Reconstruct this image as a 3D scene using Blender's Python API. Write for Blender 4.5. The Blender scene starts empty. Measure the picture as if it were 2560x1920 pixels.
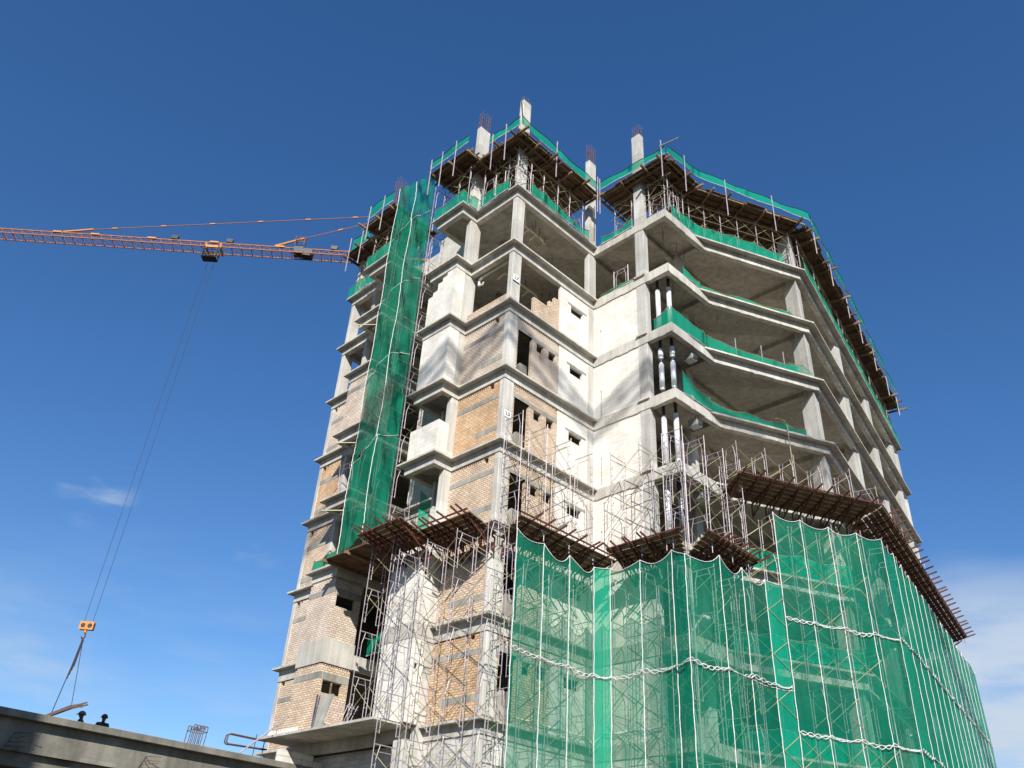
import bpy, bmesh, math, random
from mathutils import Vector, Matrix
R = math.radians
random.seed(7)
SC = bpy.context.scene
COL = SC.collection
# ------------------------------------------------------------------ camera
CAM = Vector((-20.716, -21.999, 1.6))
cr = Vector((0.69508, -0.71697, 0.05319)); cu = Vector((-0.42341, -0.34844, 0.83625)); cf = Vector((0.58103, 0.60378, 0.54576))
cd = bpy.data.cameras.new('camera'); cam = bpy.data.objects.new('camera', cd); COL.objects.link(cam)
m = Matrix((cr, cu, -cf)).transposed().to_4x4(); m.translation = CAM
cam.matrix_world = m
cd.sensor_width = 36; cd.sensor_fit = 'HORIZONTAL'; cd.lens = 30.19; cd.clip_end = 5000; cd.clip_start = .1
SC.camera = cam
# ------------------------------------------------------------------ world, sun, exposure
LD = Vector((0.97, 1.05, -1.02)).normalized()          # the way the sunlight travels
W = bpy.data.worlds.new('World'); SC.world = W; W.use_nodes = True
nt = W.node_tree; N = nt.nodes; L = nt.links
bg = N['Background']
sky = N.new('ShaderNodeTexSky'); sky.sky_type = 'NISHITA'; sky.sun_disc = False
sky.sun_elevation = math.asin(-LD.z); sky.sun_rotation = math.atan2(-LD.x, -LD.y)
sky.altitude = 0; sky.air_density = 1.15; sky.dust_density = 0.12; sky.ozone_density = 2.2
tc = N.new('ShaderNodeTexCoord')
hue = N.new('ShaderNodeHueSaturation'); hue.inputs['Saturation'].default_value = 1.17
tint = N.new('ShaderNodeMix'); tint.data_type = 'RGBA'; tint.blend_type = 'MULTIPLY'; tint.inputs['Factor'].default_value = 1; tint.inputs['B'].default_value = (.90, .99, 1.19, 1)
L.new(sky.outputs[0], tint.inputs['A']); L.new(tint.outputs['Result'], hue.inputs['Color'])
def blob(d, r0, r1):
    vm = N.new('ShaderNodeVectorMath'); vm.operation = 'DOT_PRODUCT'
    vm.inputs[1].default_value = Vector(d).normalized(); L.new(tc.outputs['Generated'], vm.inputs[0])
    mr = N.new('ShaderNodeMapRange'); mr.interpolation_type = 'SMOOTHSTEP'
    mr.inputs[1].default_value = math.cos(R(r1)); mr.inputs[2].default_value = math.cos(R(r0))
    L.new(vm.outputs['Value'], mr.inputs[0]); return mr.outputs[0]
def wmath(op, a, b):
    n = N.new('ShaderNodeMath'); n.operation = op; n.use_clamp = True
    for i, v in enumerate((a, b)):
        if isinstance(v, (int, float)): n.inputs[i].default_value = v
        else: L.new(v, n.inputs[i])
    return n.outputs[0]
mp = N.new('ShaderNodeMapping'); mp.inputs['Scale'].default_value = (3.5, 3.5, 16); L.new(tc.outputs['Generated'], mp.inputs[0])
nz = N.new('ShaderNodeTexNoise'); nz.inputs['Scale'].default_value = 1.0; nz.inputs['Detail'].default_value = 9; nz.inputs['Roughness'].default_value = .58
L.new(mp.outputs[0], nz.inputs['Vector'])
def ramp_out(src, lo, hi):
    mr = N.new('ShaderNodeMapRange'); mr.interpolation_type = 'SMOOTHSTEP'; mr.inputs[1].default_value = lo; mr.inputs[2].default_value = hi
    L.new(src, mr.inputs[0]); return mr.outputs[0]
sep = N.new('ShaderNodeSeparateXYZ'); L.new(tc.outputs['Generated'], sep.inputs[0])
low = N.new('ShaderNodeMapRange'); low.inputs[1].default_value = .40; low.inputs[2].default_value = .10; low.interpolation_type = 'SMOOTHSTEP'; L.new(sep.outputs[2], low.inputs[0])
wisp = wmath('MULTIPLY', ramp_out(nz.outputs['Fac'], .44, .74), low.outputs[0])
mp2 = N.new('ShaderNodeMapping'); mp2.inputs['Scale'].default_value = (13, 13, 48); mp2.inputs['Location'].default_value = (1.3, .4, .7); L.new(tc.outputs['Generated'], mp2.inputs[0])
nz2 = N.new('ShaderNodeTexNoise'); nz2.inputs['Detail'].default_value = 8; nz2.inputs['Scale'].default_value = 1; L.new(mp2.outputs[0], nz2.inputs['Vector'])
puff = wmath('MULTIPLY', ramp_out(nz2.outputs['Fac'], .47, .78), wmath('ADD', blob((.268, .89, .372), 0, 2.6), wmath('MULTIPLY', blob((.43, .83, .34), 0, 1.8), .8)))
bank = wmath('MULTIPLY', wmath('ADD', blob((.945, .27, .19), 3, 11), blob((.22, .97, .07), 1, 13)), ramp_out(nz.outputs['Fac'], .30, .62))
cl = wmath('ADD', wmath('ADD', wmath('MULTIPLY', wisp, .40), wmath('MULTIPLY', puff, .5)), wmath('MULTIPLY', bank, .85))
mix = N.new('ShaderNodeMix'); mix.data_type = 'RGBA'; mix.inputs['B'].default_value = (5.2, 6.1, 7.2, 1)
L.new(cl, mix.inputs['Factor']); L.new(hue.outputs[0], mix.inputs['A'])
L.new(mix.outputs['Result'], bg.inputs['Color']); bg.inputs['Strength'].default_value = 0.077
sl = bpy.data.lights.new('sun', 'SUN'); sl.energy = 5.0; sl.angle = R(.5); sl.color = (1, .955, .88)
so = bpy.data.objects.new('sun', sl); COL.objects.link(so); so.location = (-60, -60, 90)
so.rotation_euler = LD.to_track_quat('-Z', 'Y').to_euler()
SC.view_settings.view_transform = 'Standard'; SC.view_settings.look = 'None'; SC.view_settings.gamma = 1
SC.view_settings.exposure = 0.55
SC.render.engine = 'CYCLES'
cy = SC.cycles; cy.max_bounces = 10; cy.diffuse_bounces = 5; cy.transparent_max_bounces = 32; cy.caustics_reflective = False; cy.caustics_refractive = False
cy.use_denoising = True

# ------------------------------------------------------------------ materials
def newmat(name):
    mt = bpy.data.materials.new(name); mt.use_nodes = True
    return mt, mt.node_tree.nodes, mt.node_tree.links, mt.node_tree.nodes['Principled BSDF']
def noise(nn, ll, vec, scale, detail=5, rough=.6):
    n = nn.new('ShaderNodeTexNoise'); n.inputs['Scale'].default_value = scale; n.inputs['Detail'].default_value = detail; n.inputs['Roughness'].default_value = rough
    if vec is not None: ll.new(vec, n.inputs['Vector'])
    return n.outputs['Fac']
def ramp(nn, ll, fac, stops):
    r = nn.new('ShaderNodeValToRGB'); e = r.color_ramp.elements
    while len(e) < len(stops): e.new(.5)
    for el, (p, c) in zip(e, stops): el.position = p; el.color = (*c, 1)
    ll.new(fac, r.inputs[0]); return r.outputs[0]
def mixc(nn, ll, mode, fac, a, b):
    x = nn.new('ShaderNodeMix'); x.data_type = 'RGBA'; x.blend_type = mode
    for s, v in (('Factor', fac), ('A', a), ('B', b)):
        if isinstance(v, (int, float)): x.inputs[s].default_value = v
        elif isinstance(v, tuple): x.inputs[s].default_value = (*v, 1)
        else: ll.new(v, x.inputs[s])
    return x.outputs['Result']
def mapped(nn, ll, vec, sc):
    q = nn.new('ShaderNodeMapping'); q.inputs['Scale'].default_value = sc; ll.new(vec, q.inputs[0]); return q.outputs[0]
def bump(nn, ll, h, s, d, bsdf):
    b = nn.new('ShaderNodeBump'); b.inputs['Strength'].default_value = s; b.inputs['Distance'].default_value = d
    ll.new(h, b.inputs['Height']); ll.new(b.outputs[0], bsdf.inputs['Normal'])
def concrete(name, a, b, stain=.55, warm=(.30, .27, .22), rand=True):
    mt, nn, ll, p = newmat(name)
    g = nn.new('ShaderNodeNewGeometry'); P = g.outputs['Position']
    c = ramp(nn, ll, noise(nn, ll, P, .8, 6), [(.32, a), (.68, b)])
    c = mixc(nn, ll, 'MULTIPLY', .55, c, ramp(nn, ll, noise(nn, ll, mapped(nn, ll, P, (2.2, 2.2, .22)), 1.4, 5), [(.38, (.62, .60, .57)), (.58, (1, 1, 1))]))
    c = mixc(nn, ll, 'MIX', ramp(nn, ll, noise(nn, ll, P, 2.7, 7, .7), [(.60, (0, 0, 0)), (.78, (stain, stain, stain))]), c, warm)
    c = mixc(nn, ll, 'MULTIPLY', .5, c, ramp(nn, ll, noise(nn, ll, P, 19, 3), [(.33, (.72, .72, .72)), (.5, (1, 1, 1))]))
    bt = nn.new('ShaderNodeTexBrick'); sx = nn.new('ShaderNodeSeparateXYZ'); ll.new(P, sx.inputs[0]); av = nn.new('ShaderNodeMath'); av.operation = 'ADD'; ll.new(sx.outputs[0], av.inputs[0]); ll.new(sx.outputs[1], av.inputs[1]); cx = nn.new('ShaderNodeCombineXYZ'); ll.new(av.outputs[0], cx.inputs[0]); ll.new(sx.outputs[2], cx.inputs[1]); ll.new(cx.outputs[0], bt.inputs['Vector'])
    for kx, vx in (('Scale', 1), ('Brick Width', 1.22), ('Row Height', 1.2), ('Mortar Size', .006), ('Mortar Smooth', .3)): bt.inputs[kx].default_value = vx
    bt.inputs['Color1'].default_value = (1, 1, 1, 1); bt.inputs['Color2'].default_value = (.70, .69, .675, 1); bt.inputs['Mortar'].default_value = (.62, .6, .58, 1)
    c = mixc(nn, ll, 'MULTIPLY', .8, c, bt.outputs['Color'])
    if rand:
        oi = nn.new('ShaderNodeObjectInfo')
        c = mixc(nn, ll, 'MULTIPLY', 1, c, ramp(nn, ll, oi.outputs['Random'], [(0, (.86, .86, .87)), (1, (1, .99, .97))]))
    ll.new(c, p.inputs['Base Color']); p.inputs['Roughness'].default_value = .9; p.inputs['Specular IOR Level'].default_value = .2
    bump(nn, ll, noise(nn, ll, P, 11, 6), .35, .02, p)
    return mt
def brick(name, c1, c2, mortar, bw, bh, ms=.012, dirt=.5, dirtc=(.16, .13, .10), blot=None):
    mt, nn, ll, p = newmat(name)
    g = nn.new('ShaderNodeNewGeometry'); P = g.outputs['Position']
    s = nn.new('ShaderNodeSeparateXYZ'); ll.new(P, s.inputs[0])
    ad = nn.new('ShaderNodeMath'); ad.operation = 'ADD'; ll.new(s.outputs[0], ad.inputs[0]); ll.new(s.outputs[1], ad.inputs[1])
    cb = nn.new('ShaderNodeCombineXYZ'); ll.new(ad.outputs[0], cb.inputs[0]); ll.new(s.outputs[2], cb.inputs[1])
    wob = nn.new('ShaderNodeVectorMath'); wob.operation = 'MULTIPLY_ADD'
    nzc = nn.new('ShaderNodeTexNoise'); nzc.inputs['Scale'].default_value = 2.3; ll.new(P, nzc.inputs['Vector'])
    ll.new(nzc.outputs['Color'], wob.inputs[0]); wob.inputs[1].default_value = (.03, .02, 0); ll.new(cb.outputs[0], wob.inputs[2])
    t = nn.new('ShaderNodeTexBrick'); ll.new(wob.outputs[0], t.inputs['Vector'])
    t.inputs['Scale'].default_value = 1; t.inputs['Brick Width'].default_value = bw; t.inputs['Row Height'].default_value = bh
    t.inputs['Mortar Size'].default_value = ms; t.inputs['Mortar Smooth'].default_value = .15; t.inputs['Bias'].default_value = 0
    t.inputs['Color1'].default_value = (*c1, 1); t.inputs['Color2'].default_value = (*c2, 1); t.inputs['Mortar'].default_value = (*mortar, 1)
    c = t.outputs['Color']
    c = mixc(nn, ll, 'MULTIPLY', .8, c, ramp(nn, ll, noise(nn, ll, P, 1.1, 6), [(.30, (.74, .72, .70)), (.62, (1.08, 1.06, 1.03))]))
    c = mixc(nn, ll, 'MIX', ramp(nn, ll, noise(nn, ll, mapped(nn, ll, P, (1, 1, .55)), 1.9, 7, .72), [(.56, (0, 0, 0)), (.80, (dirt, dirt, dirt))]), c, dirtc)
    if blot: c = mixc(nn, ll, 'MIX', ramp(nn, ll, noise(nn, ll, P, 3.3, 5), [(.50, (0, 0, 0)), (.66, (.7, .7, .7))]), c, blot)
    ll.new(c, p.inputs['Base Color']); p.inputs['Roughness'].default_value = .93; p.inputs['Specular IOR Level'].default_value = .15
    iv = nn.new('ShaderNodeMath'); iv.operation = 'SUBTRACT'; iv.inputs[0].default_value = 1; ll.new(t.outputs['Fac'], iv.inputs[1])
    bump(nn, ll, iv.outputs[0], .6, .015, p)
    return mt
def plain(name, a, b=None, rough=.6, metal=0, scale=6, spec=.4, streak=None):
    mt, nn, ll, p = newmat(name)
    if b:
        tcn = nn.new('ShaderNodeNewGeometry'); v = tcn.outputs['Position']
        if streak: v = mapped(nn, ll, v, streak)
        ll.new(ramp(nn, ll, noise(nn, ll, v, scale, 5), [(.35, a), (.65, b)]), p.inputs['Base Color'])
    else: p.inputs['Base Color'].default_value = (*a, 1)
    p.inputs['Roughness'].default_value = rough; p.inputs['Metallic'].default_value = metal; p.inputs['Specular IOR Level'].default_value = spec
    return mt
def net(name, col, opac, vary=.14):
    mt, nn, ll, p = newmat(name)
    nn.remove(p); out = nn['Material Output']
    g = nn.new('ShaderNodeNewGeometry'); P = g.outputs['Position']
    oi = nn.new('ShaderNodeObjectInfo')
    c = mixc(nn, ll, 'MULTIPLY', 1, col, ramp(nn, ll, oi.outputs['Random'], [(0, (.85, .92, .95)), (1, (1.05, 1.05, 1))]))
    d = nn.new('ShaderNodeBsdfDiffuse'); tr = nn.new('ShaderNodeBsdfTranslucent'); tp = nn.new('ShaderNodeBsdfTransparent')
    ll.new(c, d.inputs[0]); ll.new(c, tr.inputs[0])
    m1 = nn.new('ShaderNodeMixShader'); m1.inputs[0].default_value = .38; ll.new(d.outputs[0], m1.inputs[1]); ll.new(tr.outputs[0], m1.inputs[2])
    f = ramp(nn, ll, noise(nn, ll, mapped(nn, ll, P, (1.6, 1.6, .35)), 1.6, 6), [(.34, (opac - vary,) * 3), (.66, (opac + vary,) * 3)])
    m2 = nn.new('ShaderNodeMixShader'); ll.new(f, m2.inputs[0]); ll.new(tp.outputs[0], m2.inputs[1]); ll.new(m1.outputs[0], m2.inputs[2])
    ll.new(m2.outputs[0], out.inputs['Surface'])
    return mt
M = {}
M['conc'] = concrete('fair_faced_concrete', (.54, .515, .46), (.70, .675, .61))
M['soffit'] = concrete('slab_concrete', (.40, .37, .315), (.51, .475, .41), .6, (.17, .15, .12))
M['col'] = concrete('column_concrete', (.56, .545, .505), (.70, .685, .645), .35, (.38, .36, .33))
M['band'] = concrete('lintel_concrete', (.34, .33, .30), (.47, .46, .42), .3)
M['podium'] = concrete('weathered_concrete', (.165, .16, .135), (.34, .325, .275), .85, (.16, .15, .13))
M['tan'] = brick('tan_clay_brick', (.56, .415, .295), (.72, .60, .465), (.34, .26, .195), .22, .092, .016, .5)
M['orange'] = brick('orange_clay_brick', (.56, .36, .205), (.71, .52, .345), (.34, .235, .15), .22, .092, .016, .4)
M['pale'] = brick('pale_clay_brick', (.60, .48, .385), (.74, .65, .565), (.36, .295, .245), .22, .092, .016, .6, (.15, .12, .10))
M['sooty'] = brick('sooty_clay_brick', (.60, .50, .40), (.71, .61, .51), (.33, .275, .225), .22, .092, .016, .95, (.13, .105, .09))
M['block'] = brick('white_aerated_block', (.67, .65, .60), (.73, .71, .66), (.58, .555, .505), .6, .2, .008, .4, (.47, .41, .33))
M['grey_block'] = brick('grey_aerated_block', (.50, .49, .46), (.60, .585, .55), (.36, .35, .33), .6, .2, .01, .4)
M['ply'] = plain('old_shuttering_plywood', (.085, .052, .032), (.19, .12, .072), .85, scale=2.2, spec=.15)
M['timber'] = plain('weathered_timber', (.15, .105, .065), (.30, .21, .12), .85, scale=5, spec=.15)
M['rust'] = plain('rust_painted_steel', (.075, .022, .016), (.14, .044, .028), .7, scale=9)
M['plank'] = plain('rusty_deck_plank', (.12, .07, .045), (.22, .145, .09), .85, scale=2.5, spec=.2)
M['galv'] = plain('painted_scaffold_tube', (.30, .25, .275), (.46, .41, .42), .5, .2, 3)
M['brace'] = plain('galvanised_brace_tube', (.26, .225, .11), (.42, .37, .22), .5, .2, 4)
M['rebar'] = plain('rusty_rebar', (.085, .052, .042), (.16, .10, .078), .8, .2, 12)
M['dark'] = plain('dark_steel', (.02, .02, .025), (.05, .05, .055), .5, .3)
M['pvc'] = plain('cream_pvc', (.50, .46, .31), (.58, .54, .38), .4)
M['foil'] = plain('white_foil_wrap', (.78, .78, .80), (.90, .90, .90), .25, .35, 5)
M['steelpipe'] = plain('bare_steel_pipe', (.10, .11, .12), (.22, .23, .24), .35, .8, 4)
M['duct'] = plain('galvanised_sheet', (.32, .34, .32), (.42, .43, .39), .4, .5)
M['crane'] = plain('crane_orange_paint', (.22, .08, .028), (.36, .135, .04), .7)
M['craney'] = plain('crane_yellow_paint', (.46, .18, .03), (.58, .25, .05), .6)
M['cable'] = plain('steel_cable', (.06, .055, .06), None, .5, .5)
M['net'] = net('green_debris_net', (.012, .345, .215), .445, .08)
M['netw'] = net('aged_green_debris_net', (.010, .25, .15), .66, .12)
M['netd'] = net('dense_green_debris_net', (.012, .38, .235), .78, .08)
M['neth'] = net('heavy_green_debris_net', (.012, .34, .215), .82, .09)
M['rope'] = plain('white_rope', (.56, .56, .54), (.74, .74, .72), .85, 0, 9)
M['white'] = plain('white_sign_board', (.80, .80, .78), None, .5)
M['ink'] = plain('black_lettering', (.015, .015, .015), None, .6)
M['cloth'] = plain('navy_work_cloth', (.012, .014, .022), (.03, .032, .045), .9)
M['skin'] = plain('brown_skin', (.13, .07, .045), None, .6)
M['helm1'] = plain('ochre_hard_hat', (.16, .11, .05), None, .5)
M['helm2'] = plain('dark_red_hard_hat', (.07, .018, .02), None, .5)
M['redform'] = plain('red_form_panel', (.30, .05, .04), (.38, .09, .07), .6)
M['redpole'] = plain('orange_red_tube', (.60, .13, .05), (.66, .2, .1), .5)
M['ground'] = plain('trampled_earth', (.055, .045, .03), (.10, .085, .06), .95, 0, .15, .1)
M['tarp'] = net('green_tarpaulin', (.008, .30, .17), .94, .04)

# ------------------------------------------------------------------ mesh helpers
class MB:
    def __init__(s): s.v = []; s.f = []
    def quad(s, *p):
        i = len(s.v); s.v += [tuple(q) for q in p]; s.f.append(tuple(range(i, i + len(p))))
    def hexa(s, p):                                   # 8 points: bottom 0-3 ccw, top 4-7
        i = len(s.v); s.v += [tuple(q) for q in p]
        for f in ((3, 2, 1, 0), (4, 5, 6, 7), (0, 1, 5, 4), (1, 2, 6, 5), (2, 3, 7, 6), (3, 0, 4, 7)): s.f.append(tuple(i + k for k in f))
        return s
    def box(s, x0, x1, y0, y1, z0, z1):
        s.hexa([(x0, y0, z0), (x1, y0, z0), (x1, y1, z0), (x0, y1, z0), (x0, y0, z1), (x1, y0, z1), (x1, y1, z1), (x0, y1, z1)])
        return s
    def bar(s, p, q, w, h, up=(0, 0, 1)):
        p = Vector(p); q = Vector(q); d = (q - p).normalized(); up = Vector(up)
        if abs(d.dot(up)) > .98: up = Vector((1, 0, 0))
        a = d.cross(up).normalized() * (w / 2); b = a.cross(d).normalized() * (h / 2)
        s.hexa([p - a - b, p + a - b, q + a - b, q - a - b, p - a + b, p + a + b, q + a + b, q - a + b]); return s
    def tube(s, p, q, r, n=6, r2=None):
        p = Vector(p); q = Vector(q); d = q - p
        if d.length < 1e-6: return s
        d.normalize(); a = d.orthogonal().normalized(); b = d.cross(a); i = len(s.v); r2 = r if r2 is None else r2
        for k in range(n):
            t = 2 * math.pi * k / n; o = a * math.cos(t) + b * math.sin(t); s.v.append(tuple(p + o * r)); s.v.append(tuple(q + o * r2))
        for k in range(n):
            k2 = (k + 1) % n; s.f.append((i + 2 * k, i + 2 * k2, i + 2 * k2 + 1, i + 2 * k + 1))
        s.f.append(tuple(i + 2 * k for k in range(n))[::-1]); s.f.append(tuple(i + 2 * k + 1 for k in range(n))); return s
    def path(s, pts, r, n=5):
        for a, b in zip(pts, pts[1:]): s.tube(a, b, r, n)
        return s
    def prism(s, poly, z0, z1):                       # poly ccw
        i = len(s.v); n = len(poly)
        s.v += [(x, y, z0) for x, y in poly] + [(x, y, z1) for x, y in poly]
        s.f.append(tuple(range(i, i + n))[::-1]); s.f.append(tuple(range(i + n, i + 2 * n)))
        for k in range(n):
            k2 = (k + 1) % n; s.f.append((i + k, i + k2, i + n + k2, i + n + k))
        return s
    def ring(s, po, pi, z0, z1):
        n = len(po)
        for k in range(n):
            k2 = (k + 1) % n
            s.hexa([(*po[k], z0), (*po[k2], z0), (*pi[k2], z0), (*pi[k], z0), (*po[k], z1), (*po[k2], z1), (*pi[k2], z1), (*pi[k], z1)])
        return s
    def build(s, name, mat, parent=None, smooth=False, bevel=0):
        me = bpy.data.meshes.new(name)
        base = parent_base(parent) if parent else None
        if base is None:
            xs = list(zip(*s.v)); base = Vector(((min(xs[0]) + max(xs[0])) / 2, (min(xs[1]) + max(xs[1])) / 2, min(xs[2])))
        me.from_pydata([tuple(Vector(p) - base) for p in s.v], [], s.f); me.materials.append(M[mat] if isinstance(mat, str) else mat)
        bm = bmesh.new(); bm.from_mesh(me)
        bmesh.ops.recalc_face_normals(bm, faces=bm.faces)
        bm.to_mesh(me); bm.free()
        if smooth:
            for p in me.polygons: p.use_smooth = True
        o = bpy.data.objects.new(name, me); COL.objects.link(o)
        if parent: o.parent = parent
        else: o.location = base
        if bevel:
            md = o.modifiers.new('edge', 'BEVEL'); md.width = bevel; md.segments = 2; md.limit_method = 'ANGLE'
        return o
def parent_base(o):
    b = Vector(o.location)
    while o.parent: o = o.parent; b += Vector(o.location)
    return b
def tag(o, label=None, cat=None, group=None, kind=None):
    if label: o['label'] = label
    if cat: o['category'] = cat
    if group: o['group'] = group
    if kind: o['kind'] = kind
    return o
def thing(name, loc, label, cat, group=None):
    o = bpy.data.objects.new(name, None); COL.objects.link(o); o.location = loc; o.empty_display_size = .2
    return tag(o, label, cat, group)
def clone(o, parent=None, off=(0, 0, 0)):
    c = o.copy(); COL.objects.link(c); c.parent = parent; c.location = Vector(o.location) + Vector(off); return c

# ------------------------------------------------------------------ ground
g = MB(); g.quad((-1500, -1500, 0), (1500, -1500, 0), (1500, 1500, 0), (-1500, 1500, 0)); tag(g.build('ground', 'ground'), 'bare trampled earth of the building site', 'ground', kind='structure')

# ------------------------------------------------------------------ the building
Z = lambda k: 7.976 + 3.6 * (k - 2)
C1 = (0, 0); C2 = (6.15, 0); P = (6.15, -4.39); Q = (8.71, -4.45); RR = (14.85, -7.38); S = (37.1, -3.02)
BD = thing('unfinished_tower_block', (0, 0, 0), 'unfinished concrete tower block with brick and white block walls and open upper floors', 'building')
def offs(poly, o):
    n = len(poly); out = []
    for i in range(n):
        a, b, c = Vector(poly[i - 1]), Vector(poly[i]), Vector(poly[(i + 1) % n])
        d1 = (b - a).normalized(); d2 = (c - b).normalized(); n1 = Vector((-d1.y, d1.x)); n2 = Vector((-d2.y, d2.x))
        p1 = b + n1 * o[i - 1]; p2 = b + n2 * o[i]; cr_ = d1.x * d2.y - d1.y * d2.x
        if abs(cr_) < 1e-3: out.append(tuple(p2)); continue
        t = ((p2 - p1).x * d2.y - (p2 - p1).y * d2.x) / cr_; out.append(tuple(p1 + d1 * t))
    return out
T = .25
def outline(k):
    # ccw, each with the inset of the beam on the edge that follows it
    pts = [(C1, T), (C2, 0), (P, 0), (Q, .33), (RR, .33), (S, .3), ((37.1, 14.16), .3), ((0, 14.16), T)]
    if k <= 1: return pts
    if k == 2: return pts + [((0, 10.98), .27), ((-1.85, 10.98), 1.6), ((-1.85, 3.45), .27), ((0, 3.45), T)]
    if k == 3: return pts + [((0, 10.95), T), ((-.715, 10.95), 0), ((-.715, 9.04), 0), ((2.1, 9.04), T), ((2.1, 5.13), 0), ((-.715, 5.13), 0), ((-.715, 3.19), 0), ((0, 3.19), T)]
    b = -.98
    return pts + [((0, 11.2), T), ((b, 11.2), T), ((b, 8.78), T), ((2.1, 8.78), T), ((2.1, 5.38), T), ((b, 5.38), T), ((b, 2.93), T), ((0, 2.93), T)]
def lips(rb, po, z):                                     # ragged grout lips left under the cast edges
    for e in (1, 2, 3, 4):
        A = Vector(po[e]); B = Vector(po[e + 1]); d = B - A; n = Vector((-d.y, d.x)).normalized(); u = random.uniform(0, .06); r = n * .05
        while u < .93:
            w = random.uniform(.15, .7) / d.length; h = random.uniform(.012, .05); p = A + d * u + n * .004; q = A + d * min(.98, u + w) + n * .004; h2 = h * random.uniform(.2, 1)
            rb.hexa([(p.x, p.y, z - .5 - h), (q.x, q.y, z - .5 - h2), (q.x + r.x, q.y + r.y, z - .5 - h2), (p.x + r.x, p.y + r.y, z - .5 - h), (p.x, p.y, z - .4995), (q.x, q.y, z - .4995), (q.x + r.x, q.y + r.y, z - .4995), (p.x + r.x, p.y + r.y, z - .4995)])
            u += w + random.uniform(.2, 1.6) / d.length
for k in range(0, 10):
    ol = outline(k); poly = [p for p, _ in ol]; of = [o for _, o in ol]; z = Z(k)
    sb = MB(); sb.prism(poly, z - .09, z)
    s_o = sb.build('floor_slab', 'conc', BD)
    po = offs(poly, of); pi = offs(poly, [o + .26 for o in of])
    rb = MB(); rb.ring(po, pi, z - (.50 if k != 3 else .60), z - .09)
    if k > 3: lips(rb, po, z)
    rb.build('edge_beam', 'conc', s_o)
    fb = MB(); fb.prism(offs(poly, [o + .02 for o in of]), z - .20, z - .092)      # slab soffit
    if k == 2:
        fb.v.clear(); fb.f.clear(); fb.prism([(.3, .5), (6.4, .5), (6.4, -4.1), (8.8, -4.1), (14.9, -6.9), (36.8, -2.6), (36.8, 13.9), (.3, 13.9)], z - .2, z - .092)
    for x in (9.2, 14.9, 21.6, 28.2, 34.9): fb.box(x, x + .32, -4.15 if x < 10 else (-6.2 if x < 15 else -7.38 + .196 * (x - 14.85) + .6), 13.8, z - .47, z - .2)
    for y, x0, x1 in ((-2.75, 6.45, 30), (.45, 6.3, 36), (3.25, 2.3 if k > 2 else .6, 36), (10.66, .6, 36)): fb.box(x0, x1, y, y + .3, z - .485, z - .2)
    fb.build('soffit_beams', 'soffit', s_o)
# columns
def column(x0, x1, y0, y1, z1=36.7, z0=0):
    c = MB(); c.box(x0, x1, y0, y1, z0, z1); return c.build('column', 'col', BD, bevel=.02)
TOP = 39.92
cols = [(.28, .86, .285, .565, TOP + .1), (-.1, .64, 3.225, 3.52, TOP - .12), (.285, .56, 11.5, 11.78, 36.4), (.285, .86, 13.62, 13.9, 36.4), (5.78, 6.38, .285, .58, TOP - .1), (6.18, 6.56, -2.98, -2.44, TOP - .02),
        (9.16, 9.7, -3.1, -2.5, 36.4), (-.08, .6, 10.66, 10.94, 36.4)]
for i in range(4):
    x = 21.5 + 6.65 * i if i < 3 else 36.2
    ys = -7.38 + .196 * (x - 14.85) + .46
    cols.append((x, x + .7, ys, ys + .5, 36.4))
for x in (9.2, 14.9, 21.6, 28.2, 34.9): cols.append((x, x + .4, 3.2, 3.6, 36.4))
cols[7] = (-.08, .6, 10.66, 10.94, Z(3) - .6)
for c in cols: column(*c)
c = MB(); c.prism([(14.72, -6.82), (15.48, -6.67), (15.74, -5.82), (14.98, -5.97)], 0, 36.4); c.build('column', 'col', BD, bevel=.02)
def stub_bars(x0, x1, y0, y1, z0, h, lean=(0, 0)):
    b = MB(); nx = max(2, int((x1 - x0) / .13)); ny = max(2, int((y1 - y0) / .14))
    for i in range(nx + 1):
        for j in range(ny + 1):
            if 0 < i < nx and 0 < j < ny: continue
            x = x0 + (x1 - x0) * i / nx; y = y0 + (y1 - y0) * j / ny; hh = h + random.uniform(-.15, .1)
            b.tube((x, y, z0), (x + lean[0] * hh + random.uniform(-.02, .02), y + lean[1] * hh, z0 + hh), .0135, 5)
    for zz in (.35, .75, 1.05):
        if zz < h - .1:
            q = [(x0, y0, z0 + zz), (x1, y0, z0 + zz), (x1, y1, z0 + zz), (x0, y1, z0 + zz), (x0, y0, z0 + zz)]
            b.path([(a[0] + lean[0] * zz, a[1] + lean[1] * zz, a[2]) for a in q], .012, 4)
    return b.build('starter_bar', 'rebar', BD)
stub_bars(.33, .81, .32, .53, TOP + .1, .35); stub_bars(-.05, .59, 3.26, 3.48, TOP - .12, 1.35); stub_bars(5.83, 6.33, .32, .54, TOP - .1, 1.4)
stub_bars(6.22, 6.52, -2.93, -2.5, TOP - .02, .85); stub_bars(-.12, .66, 10.62, 10.98, 36.8, 4.2, (.02, .0))
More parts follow.
